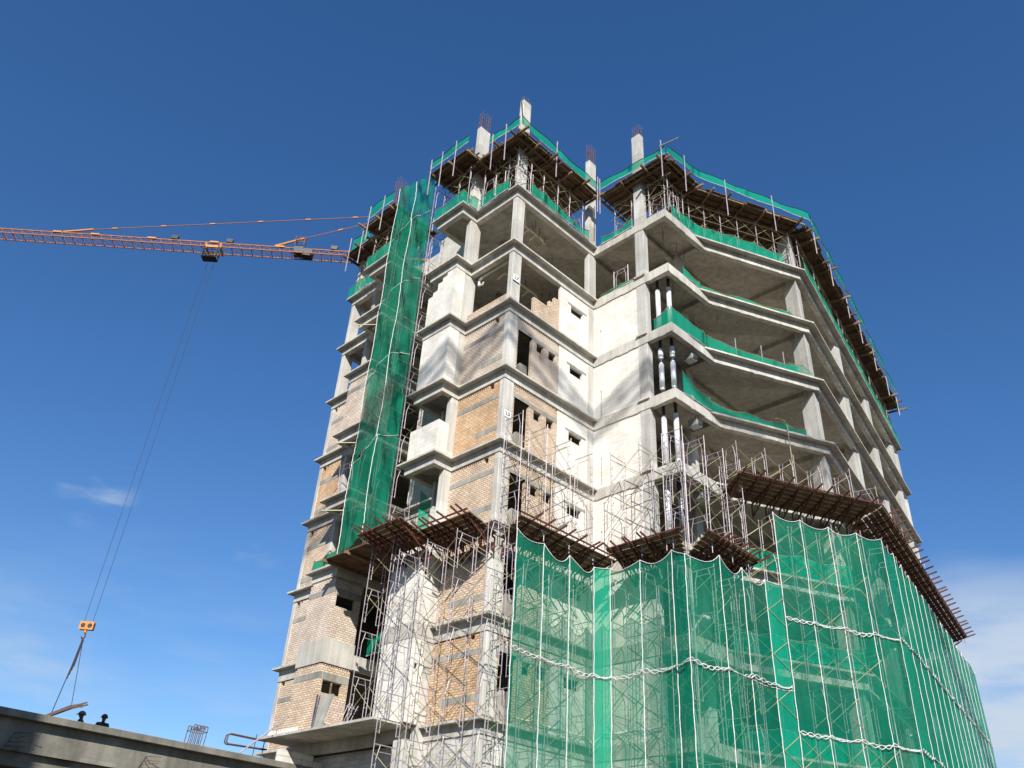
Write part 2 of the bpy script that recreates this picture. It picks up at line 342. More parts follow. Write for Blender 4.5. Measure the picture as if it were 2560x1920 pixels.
# walls ------------------------------------------------------------------
def wall(axis, c, th, a0, a1, z0, z1, holes=(), cut=None):
    """axis 'x': the wall faces -x at x=c, runs along y; axis 'y': faces -y at y=c, runs along x. cut(a,z)->True leaves a cell out"""
    b = MB(); As = sorted({a0, a1, *[h[0] for h in holes], *[h[1] for h in holes]}); Zs = sorted({z0, z1, *[h[2] for h in holes], *[h[3] for h in holes]})
    if cut:
        n = int((a1 - a0) / .3); As = sorted(set(As) | {a0 + (a1 - a0) * i / n for i in range(n + 1)}); n = int((z1 - z0) / .2); Zs = sorted(set(Zs) | {z0 + (z1 - z0) * i / n for i in range(n + 1)})
    As = [a for a in As if a0 <= a <= a1]; Zs = [q for q in Zs if z0 <= q <= z1]
    def solid(i, j):
        if not (0 <= i < len(As) - 1 and 0 <= j < len(Zs) - 1): return False
        a = (As[i] + As[i + 1]) / 2; q = (Zs[j] + Zs[j + 1]) / 2
        if any(h[0] < a < h[1] and h[2] < q < h[3] for h in holes): return False
        return not (cut and cut(a, q))
    def pt(a, d, q): return (c + d, a, q) if axis == 'x' else (a, c + d, q)
    for i in range(len(As) - 1):
        for j in range(len(Zs) - 1):
            if not solid(i, j): continue
            l, r, u, t = As[i], As[i + 1], Zs[j], Zs[j + 1]
            b.quad(pt(l, 0, u), pt(r, 0, u), pt(r, 0, t), pt(l, 0, t)); b.quad(pt(l, th, u), pt(r, th, u), pt(r, th, t), pt(l, th, t))
            if not solid(i - 1, j): b.quad(pt(l, 0, u), pt(l, th, u), pt(l, th, t), pt(l, 0, t))
            if not solid(i + 1, j): b.quad(pt(r, 0, u), pt(r, th, u), pt(r, th, t), pt(r, 0, t))
            if not solid(i, j - 1): b.quad(pt(l, 0, u), pt(r, 0, u), pt(r, th, u), pt(l, th, u))
            if not solid(i, j + 1): b.quad(pt(l, 0, t), pt(r, 0, t), pt(r, th, t), pt(l, th, t))
    return b
def teeth(b, axis, c, a0, a1, z):                      # slanted bricks wedged under the beam
    a = a0 + .03
    while a < a1 - .1:
        s = .055
        if axis == 'x': b.hexa([(c, a, z), (c + .1, a, z), (c + .1, a + s, z), (c, a + s, z), (c, a + .05, z + .13), (c + .1, a + .05, z + .13), (c + .1, a + s + .05, z + .13), (c, a + s + .05, z + .13)])
        else: b.hexa([(a, c, z), (a + s, c, z), (a + s, c + .1, z), (a, c + .1, z), (a + .05, c, z + .13), (a + s + .05, c, z + .13), (a + s + .05, c + .1, z + .13), (a + .05, c + .1, z + .13)])
        a += .118
HB = 3.10                                              # underside of the beams above each floor
kindA = {2: 'orange', 3: 'tan', 4: 'tan', 5: 'orange', 6: 'sooty'}; kindB = {2: 'tan', 3: 'pale', 4: 'tan', 5: 'tan', 6: 'sooty'}
def lintel(wl, x0, x1, y0, y1, z0, z1): MB().box(x0, x1, y0, y1, z0, z1).build('lintel', 'band', wl)
for k in range(1, 8):
    z = Z(k)
    # right-facing side beside the corner column
    door = (.93, 1.84, z, z + 2.42)
    if k == 1:
        w = wall('y', .30, .15, .86, 3.67, z, z + HB, [(1.2, 2.3, z + .6, z + 2.0)]).build('block_wall', 'block', BD); lintel(w, 1.0, 2.5, .288, .45, z + 2.0, z + 2.2)
    elif k < 7:
        b = wall('y', .30, .15, .86, 3.67, z, z + 2.96, [door, (2.15, 2.61, z + 1.88, z + 2.33), (2.96, 3.44, z + 1.88, z + 2.33)]); teeth(b, 'y', .30, .86, 3.67, z + 2.96)
        w = b.build('brick_wall', kindB[k], BD); lintel(w, 1.84, 3.66, .29, .44, z + 2.34, z + 2.54); lintel(w, .88, 1.839, .29, .44, z + 2.42, z + 2.60)
        # concrete stair flank seen inside the doorway
        MB().hexa([(1.0, .9, z), (2.2, .9, z), (2.2, 1.05, z), (1.0, 1.05, z), (1.75, .9, z + 1.3), (2.2, .9, z + 1.3), (2.2, 1.05, z + 1.3), (1.75, 1.05, z + 1.3)]).build('stair_flank', 'band', BD)
    else:
        wall('y', .30, .15, 1.82, 3.60, z, z + 2.3, cut=lambda a, q: q > z + 1.25 and a < 2.72 + (q - z - 1.25) * .85).build('brick_wall', 'tan', BD)
        wall('x', 3.45, .15, .46, 1.9, z, z + 2.3, cut=lambda a, q: q > z + 1.35 + a * .2).build('brick_wall', 'tan', BD)
    w = wall('y', .303, .15, 3.672, 5.778, z, z + HB, [(4.47, 5.38, z + 1.88, z + 2.31)]).build('block_wall', 'block', BD); lintel(w, 4.24, 5.64, .283, .40, z + 2.34, z + 2.44)
    # white wall between the inner corner and the wing column
    wall('x', 6.20, .15, -2.44, .45, z, z + HB + .01, [(-.2, -.13, z + .08, z + 1.55)]).build('block_wall', 'block', BD)
    # left-facing side
    if k == 1: wall('x', .30, .15, .57, 14.0, z, z + HB, [(9, 10, z, z + 2.2), (6.3, 7.2, z + 1.2, z + 2.2)]).build('block_wall', 'grey_block', BD)
    elif k < 7:
        b = wall('x', .30, .15, .567, 3.222, z, z + HB, [(.94, 1.2, z + 2.80, z + 3.08), (1.3, 3.222, z + 2.95, z + HB)]); teeth(b, 'x', .30, 1.3, 3.22, z + 2.95)
        w = b.build('brick_wall', kindA[k], BD)
        lintel(w, .29, .44, .57, 3.22, z + 2.22, z + 2.43); lintel(w, .29, .44, .57, 1.9 if k in (4, 5, 6) else 2.6, z + .62, z + .86)
    else: wall('x', .30, .15, .567, 3.222, z, z + .66).build('brick_wall', 'tan', BD)
    # projecting bay
    if k in (2, 3, 6):
        wall('x', -.70, .14, 3.2, 5.11, z, z + HB).build('block_wall', 'block', BD)
        wall('y', 3.203, .14, -.697, -.1, z, z + HB, [(-.52, -.34, z + 1.9, z + 2.12)] if k < 6 else ()).build('block_wall', 'block', BD)
        if k == 6: wall('y', 4.97, .14, -.55, .5, z, z + HB).build('block_wall', 'block', BD)
        else: wall('y', 4.97, .14, -.55, 2.0, z, z + HB).build('block_wall', 'grey_block', BD)
    if k == 7:
        wall('x', -.70, .14, 3.2, 5.11, z, z + HB, cut=lambda a, q: q > z + 3.0 - max(0, a - 3.9) * .95).build('block_wall', 'block', BD)
        wall('y', 3.203, .14, -.697, -.1, z, z + HB).build('block_wall', 'block', BD)
    if k == 5:
        wall('x', -.70, .14, 3.2, 5.11, z, z + 1.66).build('parapet_wall', 'block', BD); wall('y', 3.203, .14, -.697, -.1, z, z + 1.66).build('parapet_wall', 'block', BD)
    # left wing
    if 2 <= k <= 6:
        b = wall('x', .30, .15, 11.78 if k in (4, 5) else 11.22, 13.62, z, z + HB, [(13.3, 13.56, z + 2.78, z + 3.06), (11.8, 13.2, z + 2.95, z + HB)]); teeth(b, 'x', .30, 11.8, 13.2, z + 2.95)
        w = b.build('brick_wall', {2: 'tan', 3: 'pale', 4: 'tan', 5: 'orange', 6: 'pale'}[k], BD)
        lintel(w, .29, .44, 12.2 if k in (2, 3) else 11.78, 13.62, z + 2.05, z + 2.26)
        if k > 3: lintel(w, .29, .44, 12.6, 13.62, z + .40, z + .62)
    if k in (2, 3, 6):
        z1 = z + 2.96 + (0 if k != 2 else -.1)
        b = wall('x', -.70, .14, 9.05, 10.93, z, z1); teeth(b, 'x', -.70, 9.05, 10.93, z1)
        w = b.build('brick_wall', 'pale' if k != 2 else 'tan', BD); lintel(w, -.712, -.60, 9.04, 10.93, z + 2.36, z + 2.60)
        hl = [(-.52, .45, z + 1.80, z + 2.30)] if k < 4 else [(-.50, -.36, z + 1.5, z + 2.1)]
        b = wall('y', 9.053, .14, -.697, .77, z, z1, hl); teeth(b, 'y', 9.053, -.69, .77, z1); w = b.build('brick_wall', 'pale' if k != 2 else 'tan', BD)
        if k < 4: lintel(w, -.56, .76, 9.04, 9.19, z + 2.31, z + 2.60)
        if k == 2: MB().box(-.06, -.0, 9.08, 9.14, z + 1.80, z + 2.30).build('window_post', 'timber', w)
        wall('y', 10.79, .14, -.56, .3, z, z + HB).build('brick_wall', 'pale', BD)
    if k in (4, 5, 7): wall('y', 11.5, .2, .57, 3.2, z, z + HB).build('party_wall', 'band', BD)
for k in range(2, 10): wall('x', 2.4, .15, 5.36, 8.79, Z(k), Z(k) + HB).build('block_wall', 'grey_block', BD)
MB().box(-.74, -.55, 9.01, 10.97, Z(3) - .63, Z(3) + .40).build('apron_beam', 'conc', BD)
MB().box(-.55, .8, 9.01, 9.18, Z(3) - .63, Z(3) + .40).build('apron_beam', 'conc', BD)
# stiffeners on the white wall beams and the small ledges beside the wing column
for k in range(4, 9):
    MB().box(6.06, 6.148, -3.02, -2.40, Z(k) - .02, Z(k) + .07).build('ledge_piece', 'conc', BD)
# core and rear walls
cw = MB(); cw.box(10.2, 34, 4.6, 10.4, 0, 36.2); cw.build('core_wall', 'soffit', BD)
for k in range(0, 7):
    wall('y', 13.8, .15, .9, 36.8, Z(k), Z(k) + HB).build('rear_wall', 'grey_block', BD)
    if k > 0: wall('y', 4.4, .15, .46, 10.2, Z(k), Z(k) + HB, [(1.2, 2.1, Z(k), Z(k) + 2.1)]).build('partition_wall', 'grey_block', BD)
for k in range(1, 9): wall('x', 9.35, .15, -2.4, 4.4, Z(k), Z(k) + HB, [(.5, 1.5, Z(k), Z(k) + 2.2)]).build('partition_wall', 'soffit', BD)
wall('x', 3.0, .15, 8.8, 13.2, Z(9), Z(9) + HB).build('block_wall', 'grey_block', BD)
for k in (8, 9): wall('x', 3.3, .15, 2.66, 5.36, Z(k), Z(k) + HB).build('block_wall', 'block', BD)
for k in range(7, 10): wall('y', 6.9, .15, 2.6, 10.2, Z(k), Z(k) + HB).build('partition_wall', 'grey_block', BD)
for i in range(22):                                   # loose wires left hanging from the soffits
    k = random.choice((8, 9, 9, 8, 7, 6)); x, y = random.choice(((random.uniform(.8, 5.4), random.uniform(.9, 3)), (random.uniform(7, 13), random.uniform(-4, -1)), (random.uniform(6.6, 8.8), random.uniform(-3.8, -1))))
    if k < 8 and x < 6: k = 9
    h = random.uniform(.35, .8); MB().path([(x, y, Z(k) - .19), (x + .03, y, Z(k) - .2 - h * .6), (x - .04, y + .03, Z(k) - .2 - h), (x + .05, y + .02, Z(k) - .25 - h)], .014, 5).build('hanging_wire', 'dark', BD)
# lower part under the canopy
wall('y', 9.9, .2, -1.2, .3, 4.4, 6.9).build('block_wall', 'grey_block', BD)
MB().box(-.6, -.1, 3.3, 3.8, 0, Z(2) - .55).build('column', 'col', BD)

# ------------------------------------------------------------------ scaffolds
def mesh_of(mb, name, mat):
    o = mb.build(name, mat, bpy.data.objects['unfinished_tower_block']); me = o.data; bpy.data.objects.remove(o); return me
def frame_mesh(w, h=1.7, r=.017):
    b = MB(); b.tube((0, 0, 0), (0, 0, h), r); b.tube((w, 0, 0), (w, 0, h), r); b.tube((0, 0, h - .1), (w, 0, h - .1), r)
    a = .26; hh = h - .42
    for x, sg in ((0, 1), (w, -1)):
        b.tube((x + sg * a * .55, 0, .25), (x + sg * a * .55, 0, hh - .12), .013, 5); b.tube((x + sg * a * .55, 0, hh - .12), (x + sg * a, 0, h - .1), .013, 5)
        for q in (.28, .62, .95): b.tube((x, 0, q), (x + sg * a * .55, 0, q), .011, 5)
    b.tube((a * .9, 0, h - .32), (w - a * .9, 0, h - .32), .013, 5)
    return mesh_of(b, 'frame', 'galv')
FM = {w: frame_mesh(w) for w in (.8, 1.0)}
FMS = frame_mesh(.9, 1.5, .022)
_br = {}
def brace_mesh(L, h=1.1, z=.25):
    k = (round(L, 2), h)
    if k not in _br:
        b = MB(); b.tube((0, .012, z), (L, .012, z + h), .014, 5); b.tube((0, -.012, z + h), (L, -.012, z), .0105, 5); _br[k] = mesh_of(b, 'cross_brace', 'brace')
    return _br[k]
def put(name, me, parent, loc, rz, rx=0):
    o = bpy.data.objects.new(name, me); COL.objects.link(o); o.parent = parent; o.location = Vector(loc) - Vector(parent.location); o.rotation_euler = (rx, 0, rz); return o
def scaffold(label, outer, inw, w, lifts, both=True, skip=0, ledgers=True, h=1.7):
    t = thing('scaffold', (outer[0][0], outer[0][1], lifts[0]), label, 'scaffold')
    d = Vector((*inw, 0)).normalized(); fa = math.atan2(d.y, d.x)
    for (x, y) in outer:
        for z in lifts: put('frame', FM[w], t, (x, y, z), fa + random.uniform(-.02, .02))
    for (a, b) in zip(outer, outer[1:]):
        A = Vector((*a, 0)); B = Vector((*b, 0)); e = B - A; ang = math.atan2(e.y, e.x)
        for z in lifts:
            for off in ((0, w) if both else (0,)):
                if random.random() < skip: continue
                q = A + d * off; put('cross_brace', brace_mesh(e.length), t, (q.x, q.y, z), ang)
    if ledgers:
        A = Vector((*outer[0], 0)); B = Vector((*outer[-1], 0))
        for z in lifts[1::3]:
            for off in (w,):
                p = A + d * (off - .03); q = B + d * (off - .03); ex = (q - p).normalized() * random.uniform(.0, .12)
                b = MB(); b.tube((p.x - ex.x, p.y - ex.y, z + .06), (q.x + ex.x, q.y + ex.y, z + .06 + random.uniform(-.05, .05)), .016); b.build('ledger_tube', 'brace', t)
    return t
up = lambda z0, n: [z0 + 1.7 * i for i in range(n)]
scaffold('steel frame scaffold standing bare before the left facing brick and white bay wall', [(-2.2, y) for y in (-2.05, -.45, 1.15, 2.75)], (1, 0), 1.0, up(.25, 8), True, .2, False)
scaffold('steel frame scaffold standing on the canopy before the dark recess', [(-1.72, y) for y in (3.85, 5.2)], (1, 0), .8, up(8.0, 4), True, .1, False)
scaffold('steel frame scaffold along the brick and small window wall right of the corner column', [(x, -1.27) for x in (-.05, 1.4, 2.85, 4.3)], (0, 1), 1.0, up(.3, 8) + up(14.35, 3), True, .1)
scaffold('steel frame scaffold along the plain white block wall in the inner corner', [(4.86, y) for y in (-4.72, -3.26, -1.78)], (1, 0), 1.0, up(.3, 8) + up(14.35, 3), True, .1)
scaffold('steel frame scaffold round the projecting balcony with the foil wrapped pipes', [(x, -5.66 if x > 5 else -5.42) for x in (4.85, 6.05, 7.45, 8.75)], (0, 1), 1.0, up(.3, 8) + up(14.35, 3), True, .12)
dq = Vector((RR[0] - Q[0], RR[1] - Q[1])).normalized(); nq = Vector((dq.y, -dq.x))
oq = [(Vector(Q) + dq * t + nq * 1.25) for t in (.35, 1.8, 3.25, 4.7, 6.2)]
scaffold('steel frame scaffold before the wide open bays, rising above the upper rusty platform', [tuple(p) for p in oq], tuple(-nq), 1.0, up(.25, 10) + [18.55], True, .1)
ds = Vector((S[0] - RR[0], S[1] - RR[1])).normalized(); ns = Vector((ds.y, -ds.x))
oe = [(Vector(RR) + ds * t + ns * 1.25) for t in [.9 + 1.75 * i for i in range(13)]]
scaffold('steel frame scaffold on the far receding side behind the dense green nets', [tuple(p) for p in oe], tuple(-ns), 1.0, up(8.8, 5) + [18.5], False, .1)
scaffold('steel frame scaffold inside the tall narrow net covered recess', [(-1.08, y) for y in (5.3, 6.75, 8.15)], (1, 0), 1.0, up(15.25, 12), True, .15)

# ------------------------------------------------------------------ debris nets
ORD = ['first', 'second', 'third', 'fourth', 'fifth', 'sixth', 'seventh', 'eighth', 'ninth', 'tenth', 'eleventh', 'twelfth', 'thirteenth', 'fourteenth', 'fifteenth']
def net_panel(a, b, z0a, z0b, z1a, z1b, label, mat='net', sag=.30, bulge=.12, group=None, nrm=None, nu=9, nv=16, rope=.016, wr=0, name='safety_net', slack=0, toprope=True):
    A = Vector((*a, 0)); B = Vector((*b, 0)); d = (B - A); n = Vector((d.y, -d.x, 0)).normalized() if nrm is None else Vector((*nrm, 0))
    sag *= random.uniform(.55, 1.25); sk_ = random.uniform(.75, 1.35)
    t = thing(name, ((a[0] + b[0]) / 2, (a[1] + b[1]) / 2, min(z0a, z0b)), label, 'net', group)
    mb = MB(); rows = []; ph = random.uniform(0, 6); am = random.uniform(.6, 1.3); k1 = random.uniform(1.2, 2.6)
    for j in range(nv + 1):
        v = j / nv; row = []
        for i in range(nu + 1):
            u = i / nu; w = 4 * u * (1 - u)
            zt = z1a + (z1b - z1a) * u - sag * 4 * u ** sk_ * (1 - u ** sk_); zb = z0a + (z0b - z0a) * u - slack * w
            z = zb + (zt - zb) * v
            o = bulge * am * w * (.5 + .5 * math.sin(ph + v * 3.2)) + bulge * .12 * math.sin(ph * 2 + u * 5 * k1 + v * 2) * w + .006 * math.sin(u * 17 + ph + v * 5)
            if wr: o += wr * w * (math.sin(ph + u * 7 + v * 9) + .7 * math.sin(2 * ph + u * 3 - v * 17) + .5 * math.sin(u * 16 + v * 5 + ph)); z += wr * .5 * math.sin(u * 6 + ph)
            sh_ = wr * .9 * math.sin(v * 5.5 + ph) * (1 - u)
            p = A + d * u + n * o + (d.normalized() * sh_ if wr else Vector()); row.append((p.x, p.y, z))
        rows.append(row)
    for j in range(nv):
        for i in range(nu): mb.quad(rows[j][i], rows[j][i + 1], rows[j + 1][i + 1], rows[j + 1][i])
    me_o = mb.build('net_sheet', mat, t, smooth=True)
    bm = bmesh.new(); bm.from_mesh(me_o.data); bmesh.ops.remove_doubles(bm, verts=bm.verts, dist=1e-4); bmesh.ops.recalc_face_normals(bm, faces=bm.faces); bm.to_mesh(me_o.data); bm.free()
    if rope:
        rb = MB(); pts = [(x + n.x * .03 + random.uniform(-.012, .012), y + n.y * .03 + random.uniform(-.012, .012), z) for (x, y, z) in [r[0] for r in rows]]
        rb.path(pts, rope, 6); rb.build('edge_rope', 'rope', t)
    if toprope:
        tb = MB(); tb.path([(p[0] + n.x * .02, p[1] + n.y * .02, p[2]) for p in rows[-1]], .014, 5); tb.build('head_rope', 'rope' if rope else 'net', t)
    return t
lowp = [((-.2, -1.42), 14.3, 'net'), ((1.3, -1.38), 14.2, 'net'), ((2.75, -1.38), 14.2, 'net'), ((4.2, -1.40), 14.18, 'netd'), ((4.74, -1.80), 14.2, 'net'), ((4.73, -3.26), 14.2, 'net'), ((4.72, -4.74), 14.25, 'netd'),
        ((4.35, -5.5), 13.8, 'net'), ((6.08, -5.88), 14.2, 'net'), ((7.62, -5.88), 14.2, 'net'), ((9.1, -6.0), 14.15, 'netd'), ((9.83, -6.31), 14.05, None)]
upp = [((9.8, -6.34), 17.2), ((10.97, -6.92), 17.1), ((12.31, -7.5), 17.1), ((13.56, -8.12), 17.1), ((14.75, -8.66), 17.1)]
far = [((Vector(RR) + ds * t + ns * 1.33)[:], 17.05) for t in [1.35 + 1.5 * i for i in range(15)]]
places_low = ['before the brick wall beside the bare corner column', 'before the brick wall and its small windows', 'before the white wall with one small window', 'narrow folded strip in the inner corner of the wall',
              'before the plain white block wall, inner half', 'before the plain white block wall, outer half', 'narrow bright strip at the balcony tip', 'before the balcony with foil wrapped pipes', 'before the open balcony side, middle one', 'before the open balcony side, last wide one', 'narrow bright strip below the step of the rusty platforms']
rows_low = [('upper', 14.2, 10.0), ('middle', 10.0, 5.8), ('bottom', 5.8, 2.2)]
for i in range(len(lowp) - 1):
    (a, za, mt), (b, zb, _) = lowp[i], lowp[i + 1]
    for r, (rn, zt, zb0) in enumerate(rows_low):
        net_panel(a, b, zb0, zb0, za if r == 0 else zt, zb if r == 0 else zt, f'{rn} row green net {places_low[i]}', mt, .42 if r == 0 and (Vector(b) - Vector(a)).length > 1 else .05, .10 if mt == 'net' else .05, 'green nets hung over the lower scaffold', nu=8, nv=12)
for i in range(len(upp) - 1):
    (a, za), (b, zb) = upp[i], upp[i + 1]
    for rn, zt, z0 in (('upper', 17.1, 12.75), ('middle', 12.75, 8.55), ('bottom', 8.55, 4.3)):
        net_panel(a, b, z0, z0, za if rn == 'upper' else zt, zb if rn == 'upper' else zt, f'{rn} row see-through net before the wide open bays, {ORD[i]} from the step seam', 'net', .34 if rn == 'upper' else .05, .10, 'green nets before the wide open bays', nu=8, nv=12)
fp = [upp[-1]] + far
for i in range(len(fp) - 1):
    (a, za), (b, zb) = fp[i], fp[i + 1]
    for rn, zt, z0 in (('upper', 17.1, 12.75), ('middle', 12.75, 8.55), ('bottom', 8.55, 5.0)):
        net_panel(a, b, z0, z0, za if rn == 'upper' else zt, zb if rn == 'upper' else zt, f'{rn} row dense green net on the receding side, {ORD[i]} past the building corner', 'neth', .30 if rn == 'upper' else .03, .08, 'dense green nets on the receding side', nu=6, nv=10, rope=.013)
# tall narrow net over the recess
tw = [(8.36, 'left'), (6.74, 'middle'), (5.12, 'right')]
lv = [(37.4, 36.9, 36.2), (33.2, 34.0, 33.6), (28.6, 29.6, 29.0), (24.0, 25.2, 24.4), (19.6, 20.6, 20.0), (15.1, 15.7, 15.4)]
nm = ['topmost', 'second highest', 'third highest', 'fourth highest', 'lowest']
for r in range(5):
    for c in range(2):
        u, d_ = lv[r], lv[r + 1]
        net_panel((-1.32, tw[c][0]), (-1.32, tw[c + 1][0]), d_[c], d_[c + 1], u[c], u[c + 1], f'{nm[r]} green net on the {["outer", "inner"][c]} half of the tall net covered recess', 'netw' if 'netw' in M else 'netd', .02, .12, 'green nets over the tall recess', nu=14, nv=26, toprope=(r > 0), wr=.075)
net_panel((.35, 5.2), (1.3, 3.9), 15.3, 15.3, 18.0, 16.6, 'slanted green net flap inside the dark bay beside the tall net', 'netd', .1, .1, rope=False)
net_panel((.9, 5.2), (2.2, 3.7), 18.9, 18.9, 21.4, 20.6, 'dark folded green sheet inside the bay above the white parapet', 'netd', .2, .25, rope=False)
# twisted white lashing ropes
def lashing(pts, label):
    t = MB(); L = 0
    P0 = [Vector(p) for p in pts]; samples = []
    for a, b in zip(P0, P0[1:]):
        n = max(2, int((b - a).length / .09)); d = b - a; nn = Vector((d.y, -d.x, 0)).normalized()
        for i in range(n):
            u = i / n; p = a + d * u; p.z -= .10 * 4 * u * (1 - u); samples.append((p + nn * .09, L + d.length * u))
        L += d.length
    for s_ in (0, math.pi):
        t.path([(p.x, p.y, p.z + (.05 + .03 * math.sin(q * 2.1 + s_ * .3)) * math.sin(q * 9.5 + .9 * math.sin(q * 1.3) + s_) + .03 * math.sin(q * 3.1)) for p, q in samples], .0145, 5)
    tag(t.build('lashing_rope', 'rope'), label, 'rope', 'twisted white lashing ropes across the nets')
lashing([(*a, 10.0) for a, _, _ in lowp[:9]] + [(*a, 10.15) for a, _, _ in lowp[9:]], 'twisted white rope across the lower nets, below the step of the rusty platforms')
lashing([(*a, 12.75) for a, _ in upp], 'twisted white rope across the nets of the wide open bays, higher one')
lashing([(*a, 8.56) for a, _ in upp], 'twisted white rope across the nets of the wide open bays, lower one')
lashing([(*a, 12.8) for a, _ in fp], 'twisted white rope along the dense nets of the receding side, higher one')
lashing([(*a, 8.58) for a, _ in fp], 'twisted white rope along the dense nets of the receding side, lower one')
# strips along slab edges and round the roof
def strip(pts, label, mat='netd', sag=.08, bulge=.06, rope=False, group=None):
    """pts: (x, y, z0, z1) points; one continuous strip"""
    t = thing('net_strip', (pts[0][0], pts[0][1], min(p[2] for p in pts)), label, 'net', group)
    mb = MB(); prev = None; top = []; ph = random.uniform(0, 6)
    for (a, b) in zip(pts, pts[1:]):
        L = math.hypot(b[0] - a[0], b[1] - a[1]); n = max(3, int(L / .22)); ny, nx = -(b[0] - a[0]) / max(L, .01), (b[1] - a[1]) / max(L, .01)
        for i in range(n + 1):
            u = i / n; w = 4 * u * (1 - u); col = []
            for j in range(5):
                v = j / 4; o = bulge * .45 * math.sin(ph + (L * u) * 2.1 + v * 2) * (.3 + w) + .008 * math.sin(u * L * 11 + ph + v)
                z = (a[2] + (b[2] - a[2]) * u) * (1 - v) + (a[3] + (b[3] - a[3]) * u - sag * w + .03 * math.sin(u * L * 3 + ph)) * v
                col.append((a[0] + (b[0] - a[0]) * u + nx * o, a[1] + (b[1] - a[1]) * u + ny * o, z))
            if prev:
                for j in range(4): mb.quad(prev[j], col[j], col[j + 1], prev[j + 1])
            prev = col; top.append(col)
    so_ = mb.build('net_sheet', mat, t, smooth=True)
    bm = bmesh.new(); bm.from_mesh(so_.data); bmesh.ops.remove_doubles(bm, verts=bm.verts, dist=1e-4); bmesh.ops.recalc_face_normals(bm, faces=bm.faces); bm.to_mesh(so_.data); bm.free()
    MB().path([c[4] for c in top], .022, 5).build('head_rail', 'brace' if not rope else 'dark', t)
    MB().path([c[0] for c in top], .02, 5).build('edge_rope', 'rope', t)
    return t
def along(base, d, n, ts, off): return [tuple(Vector(base) + d * t + n * off) for t in ts]
z9, z8, z7, z6 = Z(9), Z(8), Z(7), Z(6)
GE = 'green net strips along the slab edges'
strip([(-.95, 5.25, z9, z9 + .80), (-.95, 3.0, z9, z9 + .82), (-.05, 2.85, z9, z9 + .75)], 'green net strip on the top slab edge of the white bay', group=GE)
strip([(-.04, 2.7, z9, z9 + .82), (-.04, .62, z9, z9 + .72)], 'green net strip on the top slab edge left of the corner column', group=GE)
strip([(.92, -.04, z9, z9 + .73), (2.0, -.04, z9, z9 + .78), (3.0, -.06, z9, z9 + .62), (4.2, -.06, z9 + .02, z9 + .42), (5.4, -.06, z9, z9 + .58)], 'drooping green net strip on the top slab edge right of the corner column', sag=.16, group=GE)
strip([(6.1, -.3, z9, z9 + .55), (6.1, -1.3, z9 - .02, z9 + .36), (6.1, -2.35, z9, z9 + .55)], 'sagging green net strip on the top slab in the inner corner', sag=.1, group=GE)
q9 = along(Q, dq, nq, (.1, 1.2, 2.4, 3.9, 5.5), -.04)
strip([(6.75, -4.4, z9, z9 + .75), (8.68, -4.46, z9, z9 + .85)] + [(*p, z9, z9 + h) for p, h in zip(q9, (.85, .80, .86, .8, .55))], 'long green net strip on the top slab edge of the wide open bays', sag=.06, group=GE)
strip([(*p, z9, z9 + .85) for p in along(RR, ds, ns, (.1, 5, 10, 15, 20, 22.3), -.04)], 'long green net strip on the top slab edge of the receding side', group=GE)
strip([(7.4, -4.4, z8, z8 + .55), (8.68, -4.46, z8, z8 + .36)] + [(*p, z8, z8 + .2) for p in along(Q, dq, nq, (.1, 2.6, 5.2), -.06)] , 'low green net strip on the slab below the top slab', sag=.03, group=GE)
strip([(*p, z8, z8 + h) for p, h in zip(along(Q, dq, nq, (4.9, 5.6, 6.1), -.3), (.15, .55, .1))], 'small peaked green net piece at the foot of an open bay column', sag=0, group=GE)
strip([(6.15, -.2, z8, z8 + .16), (6.15, -2.3, z8, z8 + .14)], 'narrow green net strip above the highest plain white wall', sag=.02, group=GE)
strip([(6.3, -3.3, z7, z7 + .75), (6.25, -4.3, z7, z7 + 1.05), (8.68, -4.5, z7, z7 + .88)] + [(*p, z7, z7 + h) for p, h in zip(along(Q, dq, nq, (.2, 2, 4, 5.4), -.06), (.80, .46, .42, .40))], 'tall green net strip wrapped round the third highest balcony tip', sag=.1, group=GE)
strip([(*p, z7, z7 + h) for p, h in zip(along(Q, dq, nq, (4.9, 5.7, 6.3), -.12), (.5, .62, .25))], 'pale green net piece before the stippled column foot', 'net', sag=0, group=GE)
strip([(6.75, -4.4, z6, z6 + 1.15), (8.68, -4.5, z6, z6 + .66)] + [(*p, z6, z6 + h) for p, h in zip(along(Q, dq, nq, (.2, 2, 4, 5.3), -.06), (.55, .45, .42, .38))], 'green net strip on the fourth highest slab edge of the open bays', sag=.12, group=GE)
for kk, nmz in ((4, 'first'), (3, 'second'), (2, 'third')):
    strip([(*p, Z(kk), Z(kk) + .95) for p in along(Q, dq, nq, (.3, 2, 4, 6.6), -.1)], f'green net strip behind the big nets on the {nmz} slab under the upper rusty platform', sag=.1, group=GE)
strip([(-.95, 11.1, z9, z9 + .85), (-.95, 8.85, z9, z9 + .95)], 'green net strip on the top left balcony slab', group=GE)
strip([(-.0, 14.1, z9, z9 + .82), (-.0, 11.4, z9, z9 + .9)], 'green net strip on the top slab edge at the far left end', group=GE)
strip([(-.85, 10.9, Z(4), Z(4) + .5), (-.9, 9.9, Z(4), Z(4) + .62), (-.95, 8.9, Z(4), Z(4) + .75)], 'crumpled green sheet on the balcony slab left of the rusty platform', 'tarp', sag=.1, bulge=.14, group=GE)
strip([(1.2, 8.7, Z(3), Z(3) + .9), (1.2, 7.2, Z(3), Z(3) + 1.1)], 'green sheet standing in the dark recess opening behind the scaffold', 'tarp', sag=.2, bulge=.12)
GR = 'green net strips on poles round the roof formwork'
roofz = lambda z: (z - .55, z)
strip([(-.58, 1.75, *roofz(37.38)), (-.58, -.45, *roofz(37.2))], 'green net strip over the roof edge left of the tall corner column', sag=.03, rope=True, group=GR)
